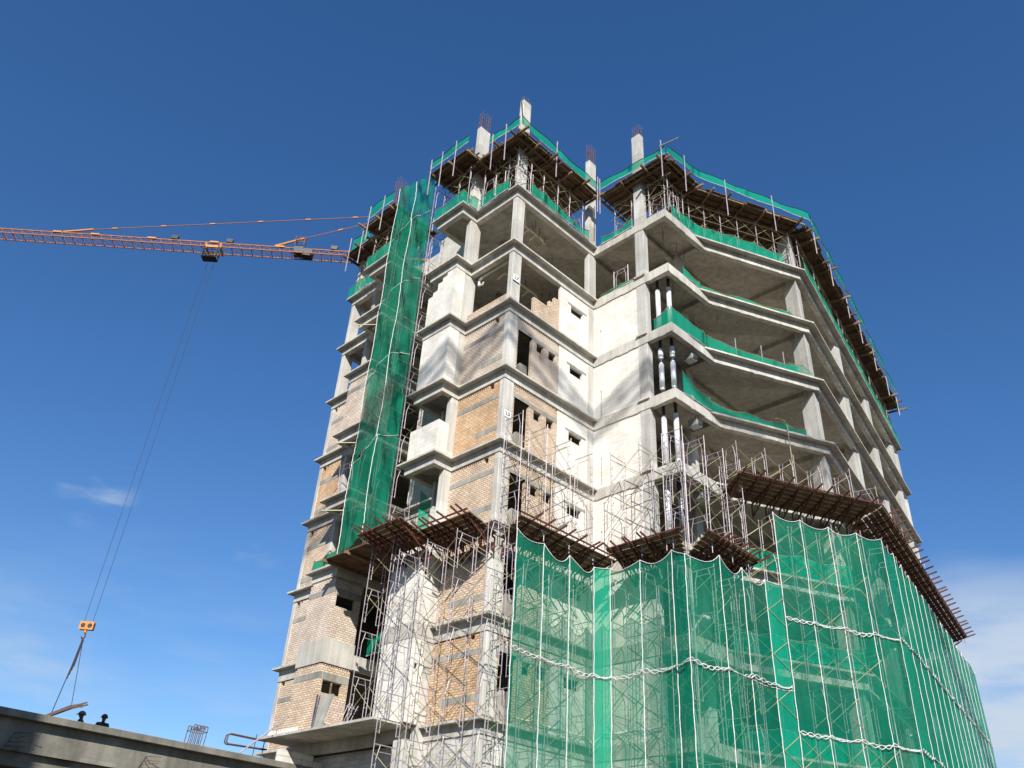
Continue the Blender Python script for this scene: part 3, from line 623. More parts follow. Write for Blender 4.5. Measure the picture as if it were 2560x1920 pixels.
strip([(-.6, -.58, *roofz(37.2)), (2.4, -.58, *roofz(37.05)), (5.5, -.58, *roofz(37.05))], 'green net strip over the roof edge right of the tall corner column', sag=.05, rope=True, group=GR)
strip([(5.58, -.6, *roofz(37.15)), (5.6, -2.7, *roofz(37.0)), (5.6, -4.95, *roofz(36.9))], 'green net strip over the roof edge above the inner corner', sag=.04, rope=True, group=GR)
cq = Vector(RR) + nq * .6 + dq * ((.72 - .6 * nq.dot(ns)) / dq.dot(ns))
qr = along(Q, dq, nq, (.2, 3.2), .6) + [tuple(cq)]
strip([(5.7, -5.05, *roofz(36.95)), (8.2, -5.0, *roofz(37.45))] + [(*p, *roofz(z)) for p, z in zip(qr, (37.45, 37.2, 37.0))], 'long green net strip over the roof edge of the open bays', sag=.05, rope=True, group=GR)
strip([(*p, *roofz(z)) for p, z in zip([tuple(cq)] + along(RR, ds, ns, (5, 10, 15, 20.5), .72), (36.95, 37.05, 37.2, 37.1, 36.9))], 'long green net strip over the roof edge of the receding side', sag=.05, rope=True, group=GR)
strip([(-1.55, 5.3, *roofz(37.2)), (-1.55, 2.35, *roofz(37.15))], 'green net strip over the roof edge of the white bay', sag=.03, rope=True, group=GR)
strip([(-1.52, 11.0, 36.5, 37.35), (-1.52, 8.6, 36.5, 37.3)], 'green net strip over the roof edge left of the tall net', sag=.03, rope=True, group=GR)
strip([(-.6, 13.7, 36.3, 37.3), (-.6, 11.9, 36.2, 36.95)], 'green net strip over the roof edge at the far left end', sag=.03, rope=True, group=GR)

# ------------------------------------------------------------------ timber formwork under the roof slab
def formwork(label, org, e1, e2, L, D, z=36.22, nb=None, poles=(), props=True, step=1.25, mass=True):
    """org: outer corner; e1 runs along the edge, e2 points inward"""
    o = Vector((*org, 0)); a = Vector((*e1, 0)).normalized(); b = Vector((*e2, 0)).normalized()
    t = thing('roof_formwork', (org[0], org[1], z), label, 'formwork')
    pt = lambda u, v, zz: o + a * u + b * v + Vector((0, 0, zz))
    n = max(1, round(L / 1.2)); m_ = max(1, round(D / 1.2))
    for i in range(n):
        for j in range(m_):
            mb = MB(); u0 = L * i / n + .006; u1 = L * (i + 1) / n - .006; v0 = D * j / m_ + .006 - (random.uniform(0, .16) if j == 0 else 0); v1 = D * (j + 1) / m_ - .006; dz = random.uniform(-.01, .012)
            mb.hexa([pt(u0, v0, z + dz), pt(u1, v0, z + dz), pt(u1, v1, z + dz), pt(u0, v1, z + dz), pt(u0, v0, z + .03 + dz), pt(u1, v0, z + .03 + dz), pt(u1, v1, z + .03 + dz), pt(u0, v1, z + .03 + dz)])
            mb.build('plywood_sheet', 'ply', t)
    nj = int(D / .42)
    for j in range(nj + 1):                             # joists along the edge
        v = .08 + (D - .16) * j / nj + random.uniform(-.04, .04); mb = MB(); mb.bar(pt(-random.uniform(0, .35), v, z - .055), pt(L + random.uniform(-.05, .3), v, z - .055 + random.uniform(-.01, .01)), .06, .09); mb.build('joist', 'ply' if j % 3 else 'timber', t)
    nb = nb or max(2, round(L / step))
    for i in range(nb + 1):                             # bearers across, sticking out past the edge
        if L > 15 and random.random() < .3: continue
        u = .15 + (L - .3) * i / nb + random.uniform(-.25, .25); mb = MB(); mb.bar(pt(u, -random.uniform(.05, .55), z - .17 + random.uniform(-.02, .03)), pt(u + random.uniform(-.08, .08), D, z - .17), .09, .13); mb.build('bearer', 'timber' if random.random() < .35 else 'ply', t)
    mb = MB(); mb.bar(pt(-.05, .25, z + .17), pt(L + .05, .25, z + .17), .04, .28); mb.build('edge_board', 'ply', t)
    for i in range(max(1, int(L / 1.6))):               # short raking struts holding the edge board
        u = .5 + i * 1.6 + random.uniform(-.2, .2); mb = MB(); mb.bar(pt(u, -.1, z - .05), pt(u, .22, z + .26), .05, .07); mb.build('strut', 'timber', t)
    if mass:
        mb = MB(); mb.hexa([pt(.3, .3, z + .05), pt(L - .3, .3, z + .05), pt(L - .3, D, z + .05), pt(.3, D, z + .05), pt(.3, .3, z + .20), pt(L - .3, .3, z + .20), pt(L - .3, D, z + .20), pt(.3, D, z + .20)]); mb.build('rebar_mat', 'rebar', t)
    for u in poles:
        mb = MB(); mb.tube(pt(u, -.12, z - 1.5), pt(u, -.14, z + 1.15), .03); mb.build('guard_post', 'galv', t)
    if props: shoring(label.replace('timber deck', 'shoring frames carrying the timber deck'), o, a, b, L, D, Z(9), z - .24)
    return t
def shoring(label, o, a, b, L, D, z0, z1):
    w = ' '.join(label.split()[:16])
    t = thing('shoring_frames', (o.x, o.y, z0), w, 'shoring')
    n = max(2, round(L / 1.3)); ang = math.atan2(b.y, b.x); an2 = math.atan2(a.y, a.x)
    for i in range(n + 1):
        u = .45 + (L - .9) * i / n
        for v in ((.75, 2.2) if D > 3 else (.75,)):
            p = o + a * (u + random.uniform(-.1, .1)) + b * (v + random.uniform(-.1, .1))
            put('frame', FMS, t, (p.x, p.y, z0 + .12), ang + random.uniform(-.04, .04))
            for s_ in ((0,) if v < 1 else (.9,)):
                q = p + b * s_; zz = z0 + 1.62; mb = MB(); mb.tube((q.x, q.y, z0), (q.x, q.y, z1), .021)
                mb.tube((q.x + .07, q.y + .02, zz + .1), (q.x + .07, q.y + .02, z1 - .45), .013, 5); mb.tube((q.x, q.y, zz + .12), (q.x + .07, q.y + .02, zz + .12), .013, 5); mb.tube((q.x, q.y, z1 - .47), (q.x + .07, q.y + .02, z1 - .47), .013, 5); mb.build('jack_post', 'galv', t)
            if i < n:
                put('cross_brace', brace_mesh((L - .9) / n, .95, .2), t, (p.x, p.y, z0 + .12), an2); put('cross_brace', brace_mesh((L - .9) / n, .95, .2), t, (p.x, p.y, z0 + 1.55), an2)
    for zz in (1.55, 2.45):
        p = o + a * .2 + b * .72; q = o + a * (L - .2) + b * .72; mb = MB(); mb.tube((p.x, p.y, z0 + zz), (q.x, q.y, z0 + zz + random.uniform(-.1, .1)), .018, 5); mb.build('ledger_tube', 'brace', t)
formwork('timber deck over the open floor right of the corner column', (-.45, -.55), (1, 0), (0, 1), 6.0, 4.0, poles=(2.45, 5.8))
formwork('timber deck over the open floor left of the corner column', (-.5, -.4), (0, 1), (1, 0), 2.75, 3.0, z=36.16, poles=(.9, 1.9))
formwork('timber deck over the white bay top floor', (-1.45, 2.4), (0, 1), (1, 0), 3.0, 3.2, z=36.2, poles=(.9, 2.0, 2.9))
formwork('timber deck over the inner corner and balcony tip', (5.65, -.6), (0, -1), (1, 0), 4.35, 2.6, z=36.2, poles=(.1, 4.2))
formwork('timber deck over the balcony side of the open bays', (5.95, -5.0), (1, 0), (0, 1), 2.5, 3.0, z=36.16, poles=(1.2,))
formwork('timber deck over the wide open bays', tuple(Vector(Q) + nq * .48 + dq * -.6), tuple(dq), tuple(-nq), 7.3, 4.0, z=36.2, poles=(2.4, 5.4))
formwork('timber deck over the receding side of the top floor', tuple(Vector(RR) + ns * .5 + ds * .1), tuple(ds), tuple(-ns), 22.0, 3.4, z=36.2, poles=(.8, 4, 7.5, 10.5, 14, 17.5, 20.5), step=1.0)
formwork('timber deck over the top floor balcony left of the tall net', (-1.45, 8.4), (0, 1), (1, 0), 2.9, 3.2, z=36.2, poles=(1.0, 2.3))
formwork('timber deck over the far left end of the top floor', (-.55, 11.4), (0, 1), (1, 0), 2.7, 2.6, z=36.2, poles=(1.2, 2.4))

for (a, b_, lb) in (((5.45, -4.75, 36.9), (5.75, -5.75, 37.05), 'crossing tube at the roof net peak over the balcony tip, pointing outward'), ((-1.2, -1.1, 37.3), (-.2, -.3, 37.1), 'loose tube end sticking out at the roof net peak by the tall corner column')):
    tag(MB().tube(a, b_, .03).build('loose_tube', 'brace'), lb, 'tube')
# ------------------------------------------------------------------ rusty catch platforms
def fan(label, org, e1, e2, L, zw, n, over0=0, over1=0, D=1.75, rise=.42, gaps=()):
    """org: wall end, e1 along the wall, e2 outward; the deck rises outward"""
    o = Vector((*org, 0)); a = Vector((*e1, 0)).normalized(); b = Vector((*e2, 0)).normalized()
    t = thing('catch_platform', (org[0], org[1], zw), label, 'platform')
    P_ = lambda u, v, dz=0: o + a * (u) + b * v + Vector((0, 0, zw + rise * v / D + dz))
    wq = .25; k = int((D - .1) / wq)
    for j in range(k):
        v0 = .12 + j * wq; i0 = -over0 * v0 / D; i1 = L + over1 * v0 / D; mb = MB()
        cuts = [i0] + [i0 + (i1 - i0) * (q_ + 1 + random.uniform(-.3, .3)) / (max(1, int(L / 2.5)) + 1) for q_ in range(max(1, int(L / 2.5)))] + [i1]
        for c0, c1 in zip(cuts, cuts[1:]):
            if any(g0 < (c0 + c1) / 2 < g1 and j in gj for g0, g1, gj in gaps): continue
            dz = random.uniform(-.012, .012)
            mb = MB(); mb.hexa([P_(c0, v0, dz), P_(c1 - .01, v0, dz), P_(c1 - .01, v0 + wq - .03, dz), P_(c0, v0 + wq - .03, dz), P_(c0, v0, dz + .035), P_(c1 - .01, v0, dz + .035), P_(c1 - .01, v0 + wq - .03, dz + .035), P_(c0, v0 + wq - .03, dz + .035)])
            mb.build('deck_plank', 'plank', t)
    for i in range(n):
        u = .2 + (L - .4) * i / max(1, n - 1) + random.uniform(-.06, .06); j = Vector(a) * random.uniform(-.10, .10); mb = MB()
        q = lambda v, dz: P_(u, v, dz) + j * v
        mb.bar(q(.0, -.05), q(D + .42, -.05 + .02), .045, .065); mb.bar(q(0, -.62), q(D * .78, -.12), .045, .05); mb.bar(q(0, -.66), q(0, -.02), .05, .05)
        for v in (.35, .75, 1.1):
            f = v / (D * .78); mb.bar(q(v, -.08), q(v, -.62 + .5 * f), .03, .03); mb.bar(q(v, -.08), q(max(0, v - .36), -.62 + .5 * max(0, v - .36) / (D * .78)), .025, .025)
        mb.build('bracket', 'rust', t)
    for v in (.35, D - .08):
        mb = MB(); mb.bar(P_(-over0 * v / D, v, .06), P_(L + over1 * v / D, v, .06), .05, .05); mb.build('edge_rail', 'rust', t)
    return t
zf = Z(4) - .68
fan('rusty bracket platform on the left facing brick side of the corner column', (.2, -.1), (0, 1), (-1, 0), 3.0, zf, 7, D=1.8)
fan('rusty bracket platform round the foot of the tall net covered recess', (-.72, 2.5), (0, 1), (-1, 0), 2.75, zf + .02, 6, D=1.85)
fan('rusty bracket platform right of the corner column under the small windows', (.45, .2), (1, 0), (0, -1), 5.2, zf, 9, over0=.6, D=1.8)
fan('rusty bracket platform under the plain white wall of the inner corner', (6.15, -1.75), (0, -1), (-1, 0), 2.7, zf, 7, over1=.9, D=1.7)
fan('rusty bracket platform below the balcony with the foil wrapped pipes', (6.1, -4.35), (1, 0), (0, -1), 2.9, zf, 8, over0=.9, over1=.1, D=1.7)
fan('upper rusty bracket platform before the wide open bays', tuple(Vector(Q) + dq * .1), tuple(dq), tuple(nq), 6.7, Z(5) - .68, 10, over1=.6, D=1.7, gaps=((2, 3, (0,)), (4, 5, (0, 1))))
fan('upper rusty bracket platform along the receding side', tuple(Vector(RR) + ds * .1), tuple(ds), tuple(ns), 20.0, Z(5) - .66, 27, over0=.6, D=1.7)
# wooden shelter deck under the tall net, left of the platforms
t = thing('timber_deck', (0, 5.6, 14.9), 'dark timber deck under the foot of the tall net', 'deck')
for i in range(15): MB().bar((-1.45 + .24 * i, 5.2 + random.uniform(-.1, .1), 15.10), (-1.45 + .24 * i, 9.0 + random.uniform(-.15, .15), 15.10), .225, .05).build('deck_board', 'ply', t)
for y in (5.6, 7.2, 8.8): MB().bar((-1.7, y, 15.0), (2.2, y, 15.0), .1, .13).build('bearer', 'timber', t)

# ------------------------------------------------------------------ podium in front left
PD = thing('concrete_podium', (-8, 12, 0), 'weathered grey concrete podium with a long edge beam, at the lower left', 'building')
YE = 9.26
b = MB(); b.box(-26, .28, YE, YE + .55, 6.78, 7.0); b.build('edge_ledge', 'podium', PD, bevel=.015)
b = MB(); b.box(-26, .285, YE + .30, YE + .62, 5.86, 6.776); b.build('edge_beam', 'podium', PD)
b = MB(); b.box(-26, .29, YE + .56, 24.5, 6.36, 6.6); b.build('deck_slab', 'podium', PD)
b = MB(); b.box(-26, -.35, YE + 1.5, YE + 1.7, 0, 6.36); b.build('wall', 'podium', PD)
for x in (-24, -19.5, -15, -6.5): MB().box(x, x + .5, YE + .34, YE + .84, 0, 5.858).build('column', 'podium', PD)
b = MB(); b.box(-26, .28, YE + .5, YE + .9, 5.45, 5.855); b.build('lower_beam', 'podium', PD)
def ebars(x, z, n=4):
    for i in range(n):
        mb = MB(); zz = z - .14 * i; x0 = x + (.0 if i in (0, 1) else -.06 * i)
        mb.path([(x0, YE + .32, zz), (x0 + .02, YE + .12, zz + .01), (x0 + random.uniform(.35, .62), YE - .05, zz + random.uniform(.02, .12))], .011, 5); mb.build('starter_bar', 'rebar', PD)
    mb = MB(); mb.tube((x - .02, YE + .26, z + .02), (x - .28, YE + .26, z - .58), .010, 5); mb.build('starter_bar', 'rebar', PD)
ebars(-11.15, 6.36, 5); ebars(-6.78, 6.36, 5); ebars(-2.6, 6.28, 3)
tag(MB().box(-7.2, -1.6, YE + .62, YE + .70, 6.6, 7.10).build('form_panel', 'redform'), 'long dark red form panel lying behind the podium edge', 'form panel')
def cage(name, label, x, y, z0, w, dpt, h, lean):
    t = thing(name, (x, y, z0), label, 'rebar'); pts = []
    for i in range(5):
        for j in (0, 1):
            px = x - w / 2 + w * i / 4; py = y + dpt * j
            mb = MB(); mb.path([(px, py, z0), (px + lean * h, py, z0 + h), (px + lean * h + (.10 if i < 3 else -.10), py, z0 + h + .02), (px + lean * h + (.12 if i < 3 else -.12), py, z0 + h - .12)], .018, 6); mb.build('upright_bar', 'rebar', t)
    for q in (.35, .55, .9):
        l = lean * h * q; mb = MB(); mb.path([(x - w / 2 + l - .02, y - .02, z0 + h * q), (x + w / 2 + l + .02, y - .02, z0 + h * q), (x + w / 2 + l + .02, y + dpt + .02, z0 + h * q), (x - w / 2 + l - .02, y + dpt + .02, z0 + h * q), (x - w / 2 + l - .02, y - .02, z0 + h * q)], .013, 5); mb.build('stirrup', 'rebar', t)
    return t
cage('rebar_cage', 'round topped upright rebar cage on the podium deck', -2.92, 14, 6.6, .62, .5, 1.95, .06)
t = thing('bent_rebar', (-2.4, 11, 6.6), 'dark hooked rebar loops lying level beside the canopy end', 'rebar')
for dy in (0, .16):
    mb = MB(); mb.path([(-1.3, 11 + dy, 7.93), (-3.0, 11 + dy, 7.93), (-3.1, 11 + dy, 7.86), (-3.13, 11 + dy, 7.62), (-3.05, 11 + dy, 7.55), (-1.3, 11 + dy, 7.62)], .026, 6); mb.build('hooked_bar', 'rebar', t)
for x in (-1.9, -1.5): MB().tube((x, 11.0, 6.6), (x + .02, 11.0, 8.1), .02, 5).build('upright_bar', 'rebar', t)
tag(MB().tube((-3.35, 9.45, 7.02), (-1.35, 9.75, 8.74), .03).build('leaning_tube', 'galv'), 'pale scaffold tube leaning from the podium edge to the canopy', 'tube')
t = thing('block_stack', (-.6, 9.3, 7.0), 'low stack of white blocks on the podium edge by the canopy', 'blocks')
for i in range(4):
    for j in range(2 - (i > 2)): MB().box(-1.75 + .53 * i, -1.75 + .53 * i + .515, 9.30, 9.5, 7.002 + .215 * j, 7.002 + .215 * j + .21).build('block', 'block', t, bevel=.008)
# ------------------------------------------------------------------ canopy clutter and balcony things
def grating(x, y, ln, h, lean):
    t = thing('steel_grille', (x, y, 7.98), 'white steel bar grilles leaning on the canopy before the dark recess', 'grille')
    mb = MB()
    for i in range(9):
        yy = y - i * .21; mb.tube((x, yy, 7.98), (x + .25, yy - lean, 7.98 + h - .05 * i), .013, 5)
    mb.build('grille_bars', 'galv', t)
    MB().bar((x, y + .03, 8.05), (x, y - ln, 8.05), .04, .04).build('bottom_rail', 'white', t); MB().bar((x + .26, y - lean, 7.97 + h), (x + .26, y - ln - lean + .1, 7.9 + h - .46), .025, .025).build('top_rail', 'galv', t)
grating(-1.25, 7.45, 1.75, 1.15, .12)
b = MB(); b.hexa([(-1.25, 7.62, 7.98), (-1.18, 7.62, 7.98), (-1.18, 8.1, 7.98), (-1.25, 8.1, 7.98), (-.95, 7.5, 9.42), (-.88, 7.5, 9.42), (-.88, 8.22, 9.5), (-.95, 8.22, 9.5)]); tag(b.build('leaning_board', 'band'), 'grey concrete board leaning on the brick bay above the canopy', 'board')
t = thing('steel_channel', (-1.2, 8.3, 7.98), 'dark steel channels standing beside the leaning grey board', 'steel section')
MB().bar((-1.2, 8.22, 7.98), (-.95, 8.4, 9.45), .06, .05).build('channel', 'steelpipe', t); MB().bar((-1.15, 8.32, 7.98), (-.98, 8.52, 9.5), .04, .04).build('channel', 'steelpipe', t)
t = thing('rebar_spacer', (-1.55, 9.2, 7.98), 'row of small white zigzag spacers lying on the canopy edge', 'spacer')
mb = MB()
for i in range(12): mb.path([(-1.72, 10.4 - .17 * i, 7.99), (-1.7, 10.33 - .17 * i, 8.16), (-1.72, 10.25 - .17 * i, 7.99)], .02, 5)
mb.build('zigzag_bar', 'white', t)
def leaning_frame(loc, rz, rx, label):
    t = thing('loose_scaffold_frame', loc, label, 'frame'); o = put('frame', FMS, t, loc, rz, rx); return t
leaning_frame((-.75, 9.0, Z(5)), math.pi / 2 + .1, -.12, 'scaffold frame standing on the balcony slab beside the orange brick')
leaning_frame((6.4, -.9, Z(8)), -math.pi / 2, 0, 'scaffold frame standing on the floor above the plain white wall')
for i, (t_, lb) in enumerate(((2.2, 'first'), (3.7, 'second'), (5.0, 'third'))):
    p = Vector(Q) + dq * t_ - nq * .55; leaning_frame((p.x, p.y, Z(7)), math.atan2(dq.y, dq.x) + 1.2, 0, f'low scaffold frame behind the third highest green strip, {lb} from the balcony')
# ------------------------------------------------------------------ pipes
def pipe_u(x, y, z, s, label, flip=1, axis='y'):
    """cream waste pipe run under a slab: main, branches, traps, hangers"""
    t = thing('drain_pipe', (x, y, z), label, 'pipe')
    f = (lambda a, b_, c: (x + a * flip * s, y + b_ * s, z + c)) if axis == 'x' else (lambda a, b_, c: (x + b_ * s, y + a * flip * s, z + c))
    MB().path([f(0, 0, 0), f(1.9, 0, -.02)], .055, 8).build('main_pipe', 'pvc', t)
    for u in (.05, 1.0, 1.55): MB().path([f(u, 0, 0), f(u + .1, .55, .03)], .05, 8).build('branch_pipe', 'pvc', t)
    MB().path([f(1.9, 0, -.02), f(2.15, .03, -.10), f(2.3, .15, -.04), f(2.42, .16, .10), f(2.4, .2, .45)], .055, 8).build('trap', 'pvc', t)
    MB().path([f(.5, 0, .05), f(.5, 0, .5)], .016, 5).build('hanger', 'dark', t); MB().path([f(1.3, 0, .05), f(1.3, 0, .5)], .016, 5).build('hanger', 'dark', t)
    MB().path([f(.75, -.02, -.02), f(-.35, -1.0, -.06)], .03, 6).build('thin_pipe', 'pvc', t)
    return t
pipe_u(1.25, 1.35, Z(9) - .66, 1.0, 'cream drain pipes under the top slab right of the corner column', 1, 'x')
pipe_u(1.0, 1.6, Z(8) - .66, 1.15, 'cream drain pipes under the slab above the broken brick wall', 1, 'x')
t = thing('waste_pipe', (.55, 2.9, Z(8) - .8), 'cream waste pipe running behind the beam above the low brick parapet', 'pipe')
MB().path([(.62, .9, Z(8) - .58), (.62, 2.75, Z(8) - .6)], .055, 8).build('main_pipe', 'pvc', t); MB().path([(.62, 2.75, Z(8) - .6), (.6, 2.92, Z(8) - .72), (.6, 2.92, Z(8) - 1.05)], .075, 8).build('down_pipe', 'foil', t)
MB().path([(.62, 2.62, Z(8) - .95), (.62, 2.7, Z(8) - 1.1), (.62, 2.82, Z(8) - 1.05)], .05, 8).build('trap', 'pvc', t); MB().path([(.62, .95, Z(8) - .58), (1.2, .95, Z(8) - .6)], .05, 8).build('branch_pipe', 'pvc', t)
for kk, lb in ((8, 'highest'), (6, 'middle'), (5, 'lowest')):
    pipe_u(-.35, 10.2, Z(kk) - .72, .85, f'cream drain pipes under the left balcony slabs, {lb} of three', -1, 'y')
wrap = {7: ((-.6, -3.0),), 6: ((-.55, -1.15), (-1.35, -2.85)), 5: ((-.6, -3.0),), 4: ((-.3, -2.9),)}
nmk = {7: 'below the third highest balcony tip slab', 6: 'on the floor of the upper duct box', 5: 'just above the scaffold tops', 4: 'behind the scaffold tops'}
for kk in (7, 6, 5, 4):
    for i, (px, py) in enumerate(((6.66, -3.36), (6.98, -3.78))):
        t = thing('riser_pipe', (px, py, Z(kk)), f'foil wrapped riser pipe {nmk[kk]}, {["nearer the column", "nearer the balcony tip"][i]}', 'pipe')
        MB().tube((px, py, Z(kk)), (px, py, Z(kk) + 3.38), .075 if kk > 4 or i == 0 else .14, 10).build('steel_pipe', 'steelpipe', t, smooth=True)
        for (t0, t1) in wrap[kk]:
            if kk == 4 and i == 1: continue
            a0 = Z(kk) + 3.35 + t0 + (.12 if i else 0); a1 = Z(kk) + 3.35 + t1 + (.1 if i else 0)
            m_ = MB(); m_.tube((px, py, a1 + .1), (px, py, a0 - .12), .125, 12); m_.tube((px, py, a0 - .121), (px, py, a0), .125, 12, .085); m_.tube((px, py, a1), (px, py, a1 + .101), .085, 12, .125); m_.build('foil_wrap', 'foil', t, smooth=True)
for kk, lb in ((7, 'highest'), (6, 'middle'), (5, 'lowest')):
    bx, by = 8.15, -4.12
    t = thing('duct_box', (bx, by, Z(kk) - 1.0), f'small galvanised duct box hung under the balcony soffits, {lb} of three', 'duct')
    MB().box(bx - .22, bx + .22, by - .1, by + .34, Z(kk) - .98, Z(kk) - .64).build('box_shell', 'duct', t, bevel=.01); MB().box(bx - .14, bx + .14, by - .14, by - .101, Z(kk) - .92, Z(kk) - .70).build('grille', 'steelpipe', t)
    MB().tube((bx, by + .1, Z(kk) - .64), (bx, by + .1, Z(kk) - .21), .025).build('hanger', 'white', t)
tag(MB().tube((1.05, .62, Z(8)), (.93, .75, Z(8) + 1.45), .05, 8).build('leaning_pole', 'redpole'), 'orange red tube leaning inside the floor right of the corner column', 'tube')
p = Vector(Q) + dq * 4.1 + nq * .1
t = thing('hose_pipe', (p.x, p.y, Z(5)), 'pale riser tube with a bent top standing against the open bay slab edge', 'pipe')
MB().path([(p.x, p.y, Z(5) - .5), (p.x, p.y, Z(6) + .2), (p.x - .1, p.y + .05, Z(6) + .42), (p.x - .4, p.y + .25, Z(6) + .5), (p.x - .55, p.y + .3, Z(6) + .4)], .024, 6).build('tube', 'brace', t)
# level signs
def sign(text, x0, x1, z0, z1, label, line=False):
    t = thing('level_sign', ((x0 + x1) / 2, .28, z0), label, 'sign')
    MB().box(x0, x1, .268, .281, z0, z1).build('sign_board', 'white', t)
    cu_ = bpy.data.curves.new('lettering', 'FONT'); cu_.body = text; cu_.size = (z1 - z0) * .78; cu_.align_x = 'CENTER'; cu_.align_y = 'CENTER'; cu_.extrude = .002; cu_.offset = .006
    tmp = bpy.data.objects.new('lettering_curve', cu_); COL.objects.link(tmp); bpy.context.view_layer.update(); me = bpy.data.meshes.new_from_object(tmp.evaluated_get(bpy.context.evaluated_depsgraph_get())); bpy.data.objects.remove(tmp)
    me.materials.clear(); me.materials.append(M['ink']); o = bpy.data.objects.new('lettering', me); COL.objects.link(o); o.parent = t
    o.location = Vector(((x0 + x1) / 2 + .02, .264, (z0 + z1) / 2)) - t.location; o.rotation_euler = (math.pi / 2, 0, 0)
    if line: MB().box(x0 - .02, x1 + .04, .262, .281, z0 - .07, z0 - .04).build('underline', 'ink', t)
sign('L7', .38, .74, 27.37, 27.72, 'white L7 level sign on the corner column', True)
sign('L5', .38, .76, 20.00, 20.32, 'white L5 level sign on the corner column')

# ------------------------------------------------------------------ tower crane
JD = Vector((.7238, -.6895, 0)).normalized(); JN = Vector((-JD.y, JD.x, 0))       # along the jib towards the mast
J0 = Vector((-38, 99.6, 67.6)); MASTP = Vector((21.75, 43.1, 0))
J0 = Vector((MASTP.x, MASTP.y, 67.15)) - JD * 66
CR = thing('tower_crane', tuple(MASTP), 'orange hammerhead tower crane reaching in behind the tower block', 'crane')
jp = lambda s_, n_, h_: J0 + JD * s_ + JN * n_ + Vector((0, 0, h_))
mb = MB(); LJ = 64.5; hw = .62; hh = 1.12
for n_ in (-hw, hw): mb.bar(jp(0, n_, 0), jp(LJ, n_, 0), .10, .11)
mb.bar(jp(0, 0, hh), jp(LJ, 0, hh), .12, .12)
k = 0; st = 1.15
while k * st < LJ - st:
    s0 = k * st; s1 = s0 + st / 2; s2 = s0 + st
    for n_ in (-hw, hw): mb.tube(jp(s0, n_, 0), jp(s1, 0, hh), .032, 5); mb.tube(jp(s1, 0, hh), jp(s2, n_, 0), .032, 5)
    mb.tube(jp(s0, -hw, 0), jp(s0, hw, 0), .04, 5); mb.tube(jp(s0, -hw, 0), jp(s2, hw, 0), .032, 5); k += 1
mb.build('jib', 'crane', CR)
for s_ in (26, 30.4, 37, 44.3, 52, 61): MB().bar(jp(s_, 0, hh + .06), jp(s_ + 1.0, 0, hh + .06), .26, .20).build('chord_joint', 'craney', CR)
mb = MB()
for a, b_ in (((-1, -1), (1, 1)),):
    cs = [Vector((x, y, 0)) for x in (-.8, .8) for y in (-.8, .8)]
for c_ in cs: mb.bar(MASTP + c_, MASTP + c_ + Vector((0, 0, 67)), .18, .18)
for i in range(33):
    z0 = i * 2.0; q = [(-.8, -.8), (.8, -.8), (.8, .8), (-.8, .8)]
    for (a, b_) in zip(q, q[1:] + q[:1]): mb.tube(MASTP + Vector((*a, z0)), MASTP + Vector((*b_, z0 + 2)), .05, 5); mb.tube(MASTP + Vector((*a, z0)), MASTP + Vector((*b_, z0)), .05, 5)
mb.build('mast', 'craney', CR)
APX = MASTP + Vector((0, 0, 74.6)); mb = MB()
for c_ in cs: mb.bar(MASTP + c_ + Vector((0, 0, 67)), APX + c_ * .2, .16, .16)
mb.build('tower_head', 'craney', CR)
def rod(name, s_, th):
    t_ = MB(); t_.tube(jp(s_, 0, hh + .3), APX, .055, 6); r_ = t_.build(name, 'crane', CR)
    d = (APX - jp(s_, 0, hh + .3)); n_ = int(d.length / th)
    for i in range(1, n_): q = jp(s_, 0, hh + .3) + d * (i / n_); e = d.normalized() * .3; MB().tube(q - e, q + e, .12, 6).build('rod_joint', 'craney', r_)
    e = d.normalized(); MB().tube(jp(s_ - .2, 0, hh + .1), jp(s_, 0, hh + .3) + e * 3.2, .15, 6).build('rod_socket', 'craney', r_)
sof = lambda p_: (Vector(p_) - J0).dot(JD)
rod('tie_rod', sof((-6.51, 69.5, 0)), 5.2); rod('tie_rod', sof((11.28, 52.32, 0)), 5.6)
for p_ in ((2.77, 60.92), (7.37, 56.43), (16.35, 48.08)):
    s_ = sof((*p_, 0)); mb = MB(); mb.bar(jp(s_, .2, hh), jp(s_ + .1, .2, hh + .35), .1, .1); mb.bar(jp(s_ - .3, .2, hh + .6), jp(s_ + .45, .2, hh + .52), .35, .5); mb.build('floodlight', 'dark', CR)
sc_ = sof((13.66, 50.97, 0)); mb = MB(); mb.bar(jp(sc_ - .5, .1, hh * .6), jp(sc_ + .6, .1, hh * .6), .9, 1.0); mb.bar(jp(sc_ + .6, .1, .45), jp(sc_ + 1.7, .1, .40), .9, 1.0); mb.build('winch_box', 'dark', CR)
mb = MB()
for a_ in (-.5, .55):
    for n_ in (-.4, .5): mb.tube(jp(sc_ + a_, n_, hh + .3), jp(sc_ + a_, n_, hh + 1.5), .035, 5)
for q in (.9, 1.5): mb.path([jp(sc_ - .5, -.4, hh + q), jp(sc_ + .55, -.4, hh + q), jp(sc_ + .55, .5, hh + q), jp(sc_ - .5, .5, hh + q), jp(sc_ - .5, -.4, hh + q)], .03, 5)
mb.build('handrail', 'crane', CR)
